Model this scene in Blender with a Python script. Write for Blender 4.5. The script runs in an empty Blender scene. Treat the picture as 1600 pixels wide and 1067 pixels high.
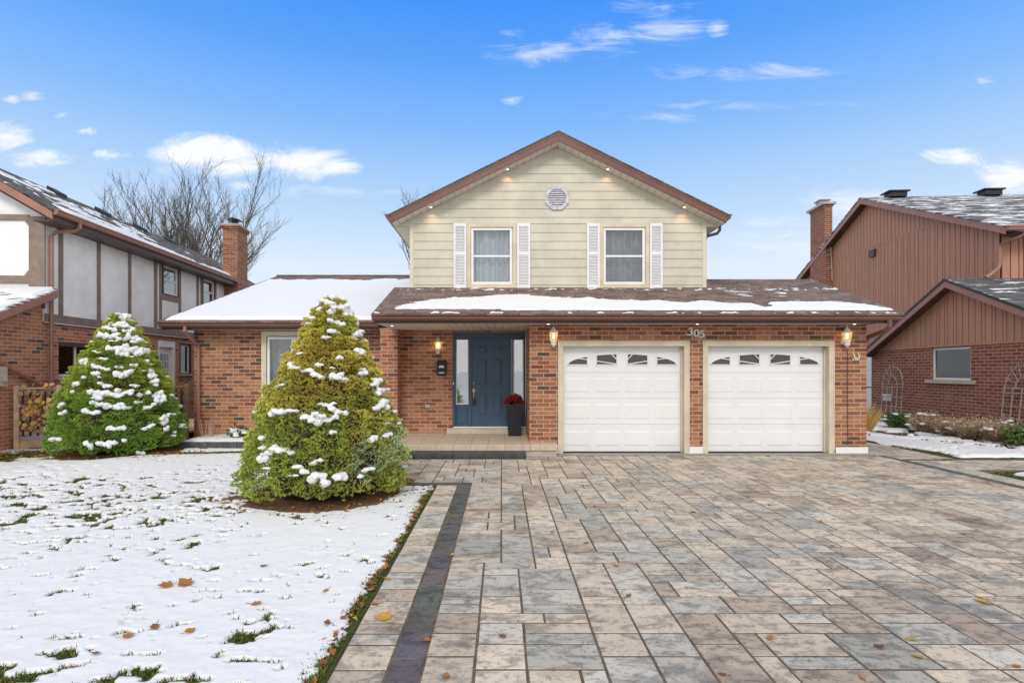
import bpy, bmesh, math, random
import numpy as np
from mathutils import Vector, Matrix
R = math.radians
random.seed(7)
scene = bpy.context.scene
COL = scene.collection
F = 889.0; CX = 784.0; HY = 578.0; EYE = 1.65

# ------------------------------------------------------------------ camera
cam = bpy.data.cameras.new('camera'); camo = bpy.data.objects.new('camera', cam); COL.objects.link(camo)
camo.location = (0, 0, EYE); camo.rotation_euler = (R(90), 0, 0)
cam.sensor_width = 36; cam.lens = 36 * F / 1600
cam.shift_x = (800 - CX) / 1600; cam.shift_y = (HY - 533.5) / 1600
cam.clip_end = 2000; cam.clip_start = 0.05
scene.camera = camo

# ------------------------------------------------------------------ node helpers
class NT:
    def __init__(s, tree): s.t = tree
    def n(s, typ, ins=None, **props):
        nd = s.t.nodes.new(typ)
        for k, v in props.items(): setattr(nd, k, v)
        for k, v in (ins or {}).items():
            sock = nd.inputs[k]
            if isinstance(v, bpy.types.NodeSocket): s.t.links.new(v, sock)
            else: sock.default_value = v
        return nd
    def m(s, op, a, b=0.0, c=None, clamp=False):
        ins = {0: a, 1: b}
        if c is not None: ins[2] = c
        nd = s.n('ShaderNodeMath', ins, operation=op); nd.use_clamp = clamp
        return nd.outputs[0]
    def mix(s, f, a, b, blend='MIX'):
        nd = s.n('ShaderNodeMix', None, data_type='RGBA', blend_type=blend)
        for k, v in ((0, f), (6, a), (7, b)):
            if isinstance(v, bpy.types.NodeSocket): s.t.links.new(v, nd.inputs[k])
            else: nd.inputs[k].default_value = v if k == 0 else c4(v)
        return nd.outputs[2]
    def ramp(s, f, stops, interp='LINEAR'):
        nd = s.n('ShaderNodeValToRGB', {0: f}); cr = nd.color_ramp; cr.interpolation = interp
        while len(cr.elements) < len(stops): cr.elements.new(0.5)
        for e, (p, c) in zip(cr.elements, stops): e.position = p; e.color = c4(c)
        return nd.outputs[0]
    def sstep(s, f, a, b, lo=0.0, hi=1.0):
        nd = s.n('ShaderNodeMapRange', {0: f, 1: a, 2: b, 3: lo, 4: hi}, interpolation_type='SMOOTHSTEP')
        return nd.outputs[0]
    def noise(s, vec, scale, detail=4.0, rough=0.55, dist=0.0, w=None):
        ins = {'Vector': vec, 'Scale': scale, 'Detail': detail, 'Roughness': rough, 'Distortion': dist}
        nd = s.t.nodes.new('ShaderNodeTexNoise')
        if w is not None: nd.noise_dimensions = '4D'; ins['W'] = w
        for k, v in ins.items():
            if isinstance(v, bpy.types.NodeSocket): s.t.links.new(v, nd.inputs[k])
            else: nd.inputs[k].default_value = v
        return nd.outputs[0]
def c4(c):
    if isinstance(c, (int, float)): return (c, c, c, 1)
    return tuple(c) if len(c) == 4 else (c[0], c[1], c[2], 1)

# ------------------------------------------------------------------ world: blue sky with broken cloud, bright unseen cloud added behind and overhead for soft light
SUN_EL, SUN_AZ = 38, 188          # azimuth measured clockwise from +Y (north): behind-left of the camera
world = bpy.data.worlds.new('World'); scene.world = world; world.use_nodes = True
wt = NT(world.node_tree); world.node_tree.nodes.clear()
tc = wt.n('ShaderNodeTexCoord'); d = wt.n('ShaderNodeVectorMath', {0: tc.outputs['Generated']}, operation='NORMALIZE').outputs[0]
sp = wt.n('ShaderNodeSeparateXYZ', {0: d}); dx, dy, dz = sp.outputs
sky = wt.n('ShaderNodeTexSky', None, sky_type='NISHITA'); sky.sun_disc = False
sky.sun_elevation = R(SUN_EL); sky.sun_rotation = R(SUN_AZ)
skyc = wt.n('ShaderNodeVectorMath', {0: sky.outputs[0], 3: 0.10}, operation='SCALE').outputs[0]
grad = wt.ramp(wt.m('MAXIMUM', dz, 0.0), [(0.0, (0.90, 0.95, 1.0)), (0.09, (0.86, 0.93, 1.0)), (0.175, (0.75, 0.87, 1.0)), (0.30, (0.43, 0.68, 1.0)), (0.39, (0.24, 0.52, 1.0)), (0.47, (0.125, 0.40, 1.0)), (0.55, (0.055, 0.30, 1.0)), (0.9, (0.08, 0.25, 0.75))])
blue = wt.mix(1.0, wt.mix(0.05, grad, skyc), (.97,.955,.965), 'MULTIPLY')
dyc = wt.m('MAXIMUM', dy, 0.05)
u = wt.m('DIVIDE', dx, dyc); v = wt.m('DIVIDE', dz, dyc)
uv = wt.n('ShaderNodeCombineXYZ', {0: u, 1: v, 2: 0.0}).outputs[0]
uvn = wt.n('ShaderNodeVectorMath', {0: uv, 1: (1.0, 1.9, 1.0)}, operation='MULTIPLY').outputs[0]
nz = wt.noise(uvn, 9.0, 10.0, 0.68, 0.7)
nz2 = wt.noise(wt.n('ShaderNodeVectorMath', {0: uv, 1: (1.0, 4.0, 1.0)}, operation='MULTIPLY').outputs[0], 6.0, 8.0, 0.68, 1.0)
BL = [(325,236,88,30,1.3),(365,262,110,22,1.0),(462,250,75,34,1.0),(525,262,40,18,.95),(385,290,34,12,.8),(62,245,55,20,1.0),(12,215,45,26,1.0),(175,243,30,10,.8),(128,205,22,9,.7),
      (18,155,16,8,.6),(1590,270,70,34,.9),(1500,250,80,18,.6),(1532,130,30,11,.7)]
WI = [(1030,28,62,34,.85),(945,62,40,30,.85),(850,85,75,16,.8),(795,50,24,16,.6),(1130,112,130,11,.75),(1040,183,80,8,.7),(1240,380,80,18,.8),(1335,325,70,28,.85),(800,158,14,9,.9),(1120,45,15,11,.8),(1220,345,60,9,.6),(1170,165,130,9,.55),(520,300,90,10,.7),(50,150,16,12,.7),(95,180,14,8,.7)]
def blobs(lst, k_=1.0):
    acc = None
    for (px, py, rx, ry, am) in lst:
        s1 = wt.n('ShaderNodeVectorMath', {0: uv, 1: ((px-CX)/F, (HY-py)/F, 0)}, operation='SUBTRACT').outputs[0]
        s2 = wt.n('ShaderNodeVectorMath', {0: s1, 1: (F/rx/k_, F/ry/k_, 0)}, operation='MULTIPLY').outputs[0]
        ln = wt.n('ShaderNodeVectorMath', {0: s2}, operation='LENGTH').outputs['Value']
        mm = wt.m('MULTIPLY_ADD', ln, -am, am*1.25)
        acc = mm if acc is None else wt.m('MAXIMUM', acc, mm)
    return wt.m('MAXIMUM', acc, 0.0)
b1 = blobs(BL); b2 = blobs(WI, 1.35)
dens1 = wt.sstep(wt.m('MULTIPLY_ADD', wt.m('SUBTRACT', nz, 0.5), 4.2, wt.m('MULTIPLY', b1, 1.2)), 0.20, 1.45)
dens2 = wt.sstep(wt.m('MULTIPLY_ADD', wt.m('SUBTRACT', nz2, 0.50), 3.4, b2), 0.15, 1.7, 0.0, 0.85)
dens1 = wt.m('MULTIPLY', dens1, wt.sstep(b1, 0.0, 0.25)); dens2 = wt.m('MULTIPLY', dens2, wt.sstep(b2, 0.0, 0.35))
front = wt.m('MAXIMUM', dens1, dens2)
front = wt.m('MULTIPLY', front, wt.sstep(dy, 0.05, 0.2))
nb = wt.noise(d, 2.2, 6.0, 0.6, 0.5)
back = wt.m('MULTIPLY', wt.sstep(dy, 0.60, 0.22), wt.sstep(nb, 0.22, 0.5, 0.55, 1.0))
top = wt.sstep(dz, 0.60, 0.85, 0.0, 0.85)
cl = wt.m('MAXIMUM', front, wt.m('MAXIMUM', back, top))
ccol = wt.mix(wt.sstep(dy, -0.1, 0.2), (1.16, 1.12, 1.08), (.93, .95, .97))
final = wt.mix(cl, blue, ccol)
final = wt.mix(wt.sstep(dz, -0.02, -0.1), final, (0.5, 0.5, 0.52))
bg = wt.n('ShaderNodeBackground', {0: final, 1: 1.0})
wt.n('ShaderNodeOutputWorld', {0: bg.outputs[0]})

sun = bpy.data.lights.new('sun', 'SUN'); sun.energy = 1.5; sun.angle = R(18); sun.color = (1.0, 0.95, 0.88)
suno = bpy.data.objects.new('sun', sun); COL.objects.link(suno)
sd = Vector((math.sin(R(SUN_AZ))*math.cos(R(SUN_EL)), math.cos(R(SUN_AZ))*math.cos(R(SUN_EL)), math.sin(R(SUN_EL))))
suno.rotation_euler = sd.to_track_quat('Z', 'Y').to_euler(); suno.location = sd*50
vs = scene.view_settings; vs.view_transform = 'Standard'; vs.look = 'None'; vs.exposure = 0.06; vs.gamma = 1.0
scene.cycles.max_bounces = 6; scene.cycles.transparent_max_bounces = 12

# ------------------------------------------------------------------ materials
def newmat(name):
    m = bpy.data.materials.new(name); m.use_nodes = True; m.node_tree.nodes.clear(); return m, NT(m.node_tree)
def finish(nt, col, rough=0.7, bump=None, bstr=0.3, bdist=0.01, metal=0.0, spec=0.5, **kw):
    ins = {'Base Color': col if isinstance(col, bpy.types.NodeSocket) else c4(col), 'Roughness': rough, 'Metallic': metal, 'Specular IOR Level': spec}
    ins.update(kw)
    if bump is not None:
        b = nt.n('ShaderNodeBump', {'Height': bump, 'Strength': bstr, 'Distance': bdist}); ins['Normal'] = b.outputs[0]
    p = nt.n('ShaderNodeBsdfPrincipled', ins)
    nt.n('ShaderNodeOutputMaterial', {0: p.outputs[0]})
def objc(nt): return nt.n('ShaderNodeTexCoord').outputs['Object']
def wallc(nt):
    t = nt.n('ShaderNodeTexCoord'); p = nt.n('ShaderNodeSeparateXYZ', {0: t.outputs['Object']}); q = nt.n('ShaderNodeSeparateXYZ', {0: t.outputs['Normal']})
    side = nt.m('GREATER_THAN', nt.m('ABSOLUTE', q.outputs[0]), 0.6)
    uu = nt.m('ADD', nt.m('MULTIPLY', p.outputs[1], side), nt.m('MULTIPLY', p.outputs[0], nt.m('SUBTRACT', 1.0, side)))
    return nt.n('ShaderNodeCombineXYZ', {0: uu, 1: p.outputs[2], 2: 0.0}).outputs[0], t.outputs['Object']
def brick(name, stops, mortar, bw=.257, rh=.0835, ms=.007, dirt=.25):
    m, nt = newmat(name); w, o = wallc(nt)
    # uneven hand-laid edges
    jit = nt.n('ShaderNodeTexNoise', {'Vector': o, 'Scale': 9.0, 'Detail': 3.0})
    off = nt.n('ShaderNodeVectorMath', {0: nt.n('ShaderNodeVectorMath', {0: jit.outputs[1], 1: (.5, .5, .5)}, operation='SUBTRACT').outputs[0], 3: 0.008}, operation='SCALE').outputs[0]
    w2 = nt.n('ShaderNodeVectorMath', {0: w, 1: off}, operation='ADD').outputs[0]
    b = nt.n('ShaderNodeTexBrick', {'Vector': w2, 'Color1': (0, 0, 0, 1), 'Color2': (1, 1, 1, 1), 'Mortar': (0, 0, 0, 1), 'Scale': 1.0, 'Mortar Size': ms, 'Mortar Smooth': 0.25, 'Bias': 0.0, 'Brick Width': bw, 'Row Height': rh})
    b.offset = .5; b.squash = 1.0
    base = nt.ramp(b.outputs[0], stops, 'LINEAR')
    n1 = nt.noise(o, 34.0, 5.0, .65, .3); n2 = nt.noise(o, 1.3, 3.0, .5); n3 = nt.noise(w2, 11.0, 4.0, .6, .5)
    base = nt.mix(nt.sstep(n1, .35, .75, 0, .55), base, nt.mix(1.0, base, (.52, .40, .36), 'MULTIPLY'))
    base = nt.mix(nt.sstep(n3, .55, .75, 0, .35), base, (.42, .22, .12))
    base = nt.mix(nt.sstep(n2, .3, .7, 0, dirt), base, nt.mix(1.0, base, (.7, .62, .6), 'MULTIPLY'))
    mort = nt.mix(nt.sstep(n1, .3, .7), mortar, tuple(x*.72 for x in mortar))
    col = nt.mix(b.outputs[1], base, mort)
    h = nt.m('ADD', nt.m('SUBTRACT', 1.0, b.outputs[1]), nt.m('MULTIPLY', n1, .35))
    finish(nt, col, .85, h, .7, .006, spec=.25); return m
BR_MAIN = brick('main_brick', [(0, (.19,.065,.045)), (.14, (.31,.125,.065)), (.35, (.39,.18,.088)), (.55, (.46,.235,.125)), (.70, (.34,.14,.072)), (.82, (.26,.10,.058)), (.91, (.20,.09,.055)), (.955, (.13,.08,.055)), (1, (.10,.07,.055))], (.60,.47,.36))
BR_PORCH = brick('pier_brick', [(0, (.26,.08,.05)), (.3, (.40,.165,.09)), (.6, (.49,.24,.135)), (.82, (.36,.13,.07)), (.93, (.22,.10,.07)), (1, (.13,.09,.07))], (.62,.50,.40))  # lighter, redder brick mix for the porch walls and pier
BR_LEFT = brick('left_brick', [(0, (.42,.14,.085)), (.3, (.54,.22,.13)), (.6, (.60,.28,.17)), (.88, (.47,.17,.10)), (.93, (.16,.13,.12)), (1, (.12,.10,.10))], (.64,.55,.46), bw=.25, rh=.08)
BR_RIGHT = brick('right_brick', [(0, (.20,.075,.055)), (.4, (.27,.105,.072)), (.75, (.33,.14,.095)), (1, (.22,.08,.06))], (.62,.46,.36), bw=.26, rh=.082, ms=.0065)
BR_CHIM = brick('chimney_brick', [(0, (.22,.085,.05)), (.5, (.33,.15,.085)), (1, (.40,.20,.115))], (.42,.33,.26), bw=.25, rh=.08)

def plain(name, col, rough=.6, nscale=6, namp=.12, bump=.15, metal=0, spec=.4, bscale=60, **kw):
    m, nt = newmat(name); o = objc(nt)
    n = nt.noise(o, nscale, 5, .6); n2 = nt.noise(o, bscale, 3, .6)
    c = nt.mix(nt.sstep(n, .3, .7), tuple(x*(1-namp) for x in col[:3]), tuple(min(1, x*(1+namp*.5)) for x in col[:3]))
    finish(nt, c, rough, n2, bump, .003, metal, spec, **kw); return m
SIDING = plain('cream_siding', (.555,.53,.44), .55, 1.6, .14, .1)
TRIMC = plain('cream_trim', (.61,.57,.46), .5, 3, .08, .05)
CASING = plain('garage_casing', (.60,.53,.41), .55, 3, .12, .1)
WHITE = plain('white_paint', (.76,.76,.77), .45, 3, .05, .05)
GDOOR = plain('garage_door_white', (.75,.765,.785), .42, 1.5, .04, .06, bscale=200)
SHUT = plain('shutter_white', (.74,.74,.765), .45, 5, .05, .05)
BROWN = plain('brown_aluminium', (.155,.072,.055), .38, 3, .12, .03)
BROWND = plain('dark_brown_trim', (.085,.048,.04), .45, 3, .12, .03)
RED_BR = plain('terracotta_aluminium', (.33,.165,.13), .42, 3, .12, .03)
NAVY = plain('navy_paint', (.045,.088,.145), .38, 2, .1, .05)
BLACK = plain('black_plastic', (.012,.014,.022), .35, 4, .1, .03)
BRASS = plain('brass', (.62,.42,.16), .3, 8, .1, .03, metal=1)
BMETAL = plain('black_metal', (.02,.02,.02), .4, 8, .1, .03)
STUCCO = plain('stucco', (.87,.865,.86), .85, 1.2, .12, .5, bscale=90)
TIMBER = plain('brown_timber', (.24,.185,.155), .7, 7, .2, .3)
CONC = plain('concrete', (.44,.42,.40), .85, 4, .18, .4)
STONE = plain('pale_stone', (.50,.44,.37), .8, 5, .15, .3)
APRON = plain('apron_concrete', (.30,.31,.32), .8, 5, .22, .4)
SLATE = plain('dark_stone', (.055,.06,.068), .6, 7, .4, .5)
EDGEB = plain('dark_edging_block', (.10,.105,.115), .75, 6, .35, .5)
DWOOD = plain('deck_wood', (.40,.26,.16), .75, 7, .3, .35)
DWOOD2 = plain('deck_wood_new', (.60,.43,.29), .75, 7, .25, .35)
BAL = plain('dark_baluster', (.045,.026,.022), .6, 7, .2, .1)
GREYW = plain('weathered_wood', (.34,.31,.275), .8, 9, .3, .4)
DARKIN = plain('dark_interior', (.05,.055,.06), .9, 3, .2, 0)
CURT = plain('curtain_cloth', (.60,.65,.70), .9, 4, .12, .1)
CURTD = plain('dark_curtain_cloth', (.25,.28,.31), .9, 5, .3, .1)
BLIND = plain('blind_cloth', (.42,.42,.38), .8, 4, .1, .1)
BARK = plain('bark', (.13,.11,.095), .9, 8, .3, .3)
TWIG = plain('dry_twig', (.40,.28,.17), .85, 8, .3, .2)
STEMP = plain('pale_stems', (.50,.36,.26), .85, 8, .3, .2)
LANTW = plain('lantern_white', (.74,.70,.68), .4, 9, .1, .1)
SOILM = plain('soil', (.075,.05,.035), .95, 9, .45, .9, bscale=45)
MULCH = plain('mulch_needles', (.16,.085,.045), .95, 14, .55, 1.0, bscale=55)
SNOW2 = None
def soffit_mat(name, axis):
    m, nt = newmat(name); p = nt.n('ShaderNodeSeparateXYZ', {0: objc(nt)})
    fr = nt.m('FRACT', nt.m('MULTIPLY', p.outputs[axis], 1/.155))
    g = nt.m('LESS_THAN', fr, .055); c = nt.mix(g, (.62,.57,.47), (.2,.17,.13))
    finish(nt, c, .55, nt.m('SUBTRACT', 1.0, g), .4, .004); return m
SOFX = soffit_mat('soffit_panels_x', 0); SOFY = soffit_mat('soffit_panels_y', 1)
def shingle(name, axis, kz, c1, c2, snow=0.0, snowscale=1.2):
    m, nt = newmat(name); o = objc(nt); p = nt.n('ShaderNodeSeparateXYZ', {0: o})
    w = nt.n('ShaderNodeCombineXYZ', {0: p.outputs[axis], 1: nt.m('MULTIPLY', p.outputs[2], kz), 2: 0.0}).outputs[0]
    b = nt.n('ShaderNodeTexBrick', {'Vector': w, 'Color1': (0,0,0,1), 'Color2': (1,1,1,1), 'Mortar': (0,0,0,1), 'Scale': 1.0, 'Mortar Size': .006, 'Mortar Smooth': .4, 'Bias': 0, 'Brick Width': .31, 'Row Height': .14})
    b.offset = .37; b.offset_frequency = 3; b.squash = .7; b.squash_frequency = 2
    n = nt.noise(o, 60, 4, .7); n2 = nt.noise(o, 1.5, 4, .6)
    c = nt.mix(b.outputs[0], c1, c2)
    c = nt.mix(nt.sstep(n, .3, .7, 0, .5), c, nt.mix(1.0, c, (.6,.6,.62), 'MULTIPLY'))
    c = nt.mix(nt.sstep(n2, .4, .7, 0, .35), c, nt.mix(1.0, c, (1.35,1.3,1.3), 'MULTIPLY'))
    c = nt.mix(b.outputs[1], c, tuple(x*.25 for x in c1))
    if snow > 0:
        sv = nt.n('ShaderNodeCombineXYZ', {0: nt.m('MULTIPLY', p.outputs[axis], .45), 1: nt.m('MULTIPLY', p.outputs[2], 5.0), 2: 0.0}).outputs[0]
        ns = nt.noise(sv, snowscale*2.4, 6, .65, .3)
        c = nt.mix(nt.sstep(ns, 1-snow-.03, 1-snow+.03), c, (.74,.77,.82))
    fr = nt.m('FRACT', nt.m('MULTIPLY', nt.m('MULTIPLY', p.outputs[2], kz), 1/.14))
    h = nt.m('ADD', nt.m('MULTIPLY', n, .25), nt.m('ADD', nt.m('SUBTRACT', 1.0, fr), nt.m('MULTIPLY', b.outputs[1], -.5)))
    finish(nt, c, .9, h, .6, .012, spec=.2); return m
SH_MAIN = shingle('main_shingles', 0, 2.9, (.125,.092,.082), (.24,.185,.165))
SH_SIDE = shingle('gable_shingles', 1, 2.1, (.10,.08,.075), (.17,.14,.13))
SH_LEFT = shingle('left_shingles', 1, 2.2, (.07,.065,.065), (.16,.15,.145), snow=.36)
SH_LFRONT = shingle('left_front_shingles', 0, 2.6, (.09,.08,.075), (.16,.15,.14), snow=.5)
SH_RIGHT = shingle('right_shingles', 0, 2.6, (.07,.07,.075), (.15,.15,.155), snow=.46)
SH_RLOW = shingle('right_low_shingles', 0, 2.6, (.07,.07,.075), (.15,.15,.155), snow=.40)
def boardm(name, col):
    m, nt = newmat(name); o = objc(nt)
    v = nt.n('ShaderNodeVectorMath', {0: o, 1: (8, 8, .5)}, operation='MULTIPLY').outputs[0]
    n = nt.noise(v, 3, 5, .6); n2 = nt.noise(o, .9, 3, .5)
    c = nt.mix(nt.sstep(n, .3, .7), tuple(x*.9 for x in col), tuple(x*1.08 for x in col))
    c = nt.mix(nt.sstep(n2, .35, .65, 0, .25), c, tuple(x*.75 for x in col))
    finish(nt, c, .65, n, .15, .003); return m
BOARD = boardm('terracotta_boards', (.45,.225,.155)); BOARD_GAP = plain('board_groove', (.07,.035,.03), .8)
def snowm(name, col=(.69,.71,.745)):
    m, nt = newmat(name); o = objc(nt)
    n = nt.noise(o, 30, 6, .6); n2 = nt.noise(o, 160, 3, .7)
    h = nt.m('ADD', n, nt.m('MULTIPLY', n2, .3))
    finish(nt, col, .55, h, .25, .012, spec=.3, **{'Subsurface Weight': .0}); return m
SNOW = snowm('snow')
def vcol(name, rough=.7, spec=.3, mott=.0, trans=0.0, bump=0.0):
    m, nt = newmat(name); a = nt.n('ShaderNodeAttribute', None, attribute_name='Col')
    c = a.outputs[0]; o = objc(nt); h = None
    if mott:
        n = nt.noise(o, 18, 5, .6); c = nt.mix(nt.sstep(n, .3, .7, 0, mott), c, nt.mix(1.0, c, (.45,.4,.38), 'MULTIPLY'))
    if bump: h = nt.noise(o, 60, 4, .6)
    ins = {'Base Color': c, 'Roughness': rough, 'Specular IOR Level': spec}
    if h is not None: ins['Normal'] = nt.n('ShaderNodeBump', {'Height': h, 'Strength': bump, 'Distance': .004}).outputs[0]
    p = nt.n('ShaderNodeBsdfPrincipled', ins)
    out = p.outputs[0]
    if trans:
        t = nt.n('ShaderNodeBsdfTranslucent', {0: c}); out = nt.n('ShaderNodeMixShader', {0: trans, 1: out, 2: t.outputs[0]}).outputs[0]
    nt.n('ShaderNodeOutputMaterial', {0: out}); return m
FOL = vcol('foliage', .6, .3, 0, .25); LEAFM = vcol('leaf', .6, .3, .2, .35); GRASSB = vcol('grass_blades', .6, .3, 0, .25)
def paver_mat():
    m, nt = newmat('pavers'); a = nt.n('ShaderNodeAttribute', None, attribute_name='Col'); o = objc(nt)
    w = nt.m('MULTIPLY', a.outputs['Alpha'], 40.0)
    st = nt.n('ShaderNodeVectorMath', {0: o, 1: (1.0, 1.7, 1.0)}, operation='MULTIPLY').outputs[0]
    n1 = nt.noise(st, 5.5, 6, .66, .8, w); n2 = nt.noise(o, 26, 5, .7, .3, w); n3 = nt.noise(o, 1.1, 4, .6, .4); n4 = nt.noise(o, 140, 3, .6)
    c = a.outputs[0]
    c = nt.mix(nt.sstep(n1, .47, .60, 0, .85), c, nt.mix(1.0, c, (.50,.52,.54), 'MULTIPLY'))
    c = nt.mix(nt.sstep(n1, .48, .30, 0, .45), c, nt.mix(1.0, c, (1.32,1.24,1.15), 'MULTIPLY'))
    c = nt.mix(nt.sstep(n2, .53, .60, 0, .7), c, nt.mix(1.0, c, (.55,.53,.52), 'MULTIPLY'))
    c = nt.mix(nt.sstep(n3, .57, .62, 0, .5), c, nt.mix(1.0, c, (.52,.45,.40), 'MULTIPLY'))
    n5 = nt.noise(nt.n('ShaderNodeVectorMath', {0: o, 1: (.8, 1.5, 1)}, operation='MULTIPLY').outputs[0], .9, 5, .7, 1.2)
    c = nt.mix(nt.sstep(n5, .60, .63, 0, .38), c, nt.mix(1.0, c, (.55,.46,.40), 'MULTIPLY'))
    c = nt.mix(nt.sstep(n4, .62, .72, 0, .35), c, (.16,.12,.09))
    h = nt.m('ADD', nt.m('MULTIPLY', n2, .8), nt.m('ADD', n1, nt.m('MULTIPLY', n4, .15)))
    rg = nt.sstep(n3, .5, .7, .72, .45)
    finish(nt, c, rg, h, .55, .006, spec=.35); return m
PAVER = paver_mat()
JOINT = plain('joint_sand', (.12,.09,.065), .95, 12, .4, .9)
def lawn_mat():
    m, nt = newmat('lawn_ground'); o = objc(nt); n = nt.noise(o, 25, 5, .7)
    c = nt.ramp(n, [(.3, (.03,.035,.012)), (.5, (.05,.075,.018)), (.7, (.10,.085,.04))])
    finish(nt, c, .95, n, .9, .02, spec=.1); return m
LAWN = lawn_mat()
def field_mat():
    m, nt = newmat('snowy_field'); o = objc(nt); n = nt.noise(o, .8, 6, .65)
    finish(nt, nt.ramp(n, [(.36, (.07,.09,.03)), (.44, (.7,.71,.73))]), .9, n, .5, .05, spec=.1); return m
FIELD = field_mat()
def tile_mat():
    m, nt = newmat('porch_tile'); o = objc(nt); p = nt.n('ShaderNodeSeparateXYZ', {0: o})
    fx = nt.m('FRACT', nt.m('ADD', nt.m('MULTIPLY', p.outputs[0], 3.0), 10.31)); fy = nt.m('FRACT', nt.m('ADD', nt.m('MULTIPLY', p.outputs[1], 1.0), 10.5))
    g = nt.m('MAXIMUM', nt.m('LESS_THAN', fx, .022), nt.m('LESS_THAN', fy, .008))
    n = nt.noise(o, 7, 5, .6)
    c = nt.mix(nt.sstep(n, .3, .7), (.48,.39,.30), (.57,.48,.385)); c = nt.mix(g, c, (.2,.14,.10))
    finish(nt, c, .55, nt.m('SUBTRACT', 1.0, g), .4, .003); return m
TILE = tile_mat()
def glass_mat(name, refl=.25, tint=(.9,.93,.95)):
    m, nt = newmat(name); o = objc(nt)
    fz = nt.n('ShaderNodeFresnel', {0: 1.5}).outputs[0]
    bp = nt.n('ShaderNodeBump', {'Height': nt.noise(o, 2.5, 2, .5), 'Strength': .05, 'Distance': .02}).outputs[0]
    gl = nt.n('ShaderNodeBsdfGlossy', {'Color': (1,1,1,1), 'Roughness': .015, 'Normal': bp})
    tr = nt.n('ShaderNodeBsdfTransparent', {0: c4(tint)})
    f = nt.m('ADD', fz, refl, clamp=True)
    mx = nt.n('ShaderNodeMixShader', {0: f, 1: tr.outputs[0], 2: gl.outputs[0]})
    nt.n('ShaderNodeOutputMaterial', {0: mx.outputs[0]}); return m
GLASS = glass_mat('window_glass', .04); GLASSB = glass_mat('bright_glass', .22); GLASSD = glass_mat('dark_glass', .03, (.35,.37,.4))
def emis(name, col, st):
    m, nt = newmat(name); e = nt.n('ShaderNodeEmission', {0: c4(col), 1: st}); nt.n('ShaderNodeOutputMaterial', {0: e.outputs[0]}); return m
BULB = emis('lit_bulb', (1,.72,.32), 9.0); SPOTE = emis('lit_downlight', (1,.80,.55), 4.0)
def lampglass():
    m, nt = newmat('lantern_glass')
    tr = nt.n('ShaderNodeBsdfTransparent', {0: (1,.92,.72,1)}); em = nt.n('ShaderNodeEmission', {0: (1,.66,.24,1), 1: .95})
    a = nt.n('ShaderNodeMixShader', {0: .45, 1: tr.outputs[0], 2: em.outputs[0]}); nt.n('ShaderNodeOutputMaterial', {0: a.outputs[0]}); return m
LGLASS = lampglass()

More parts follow.
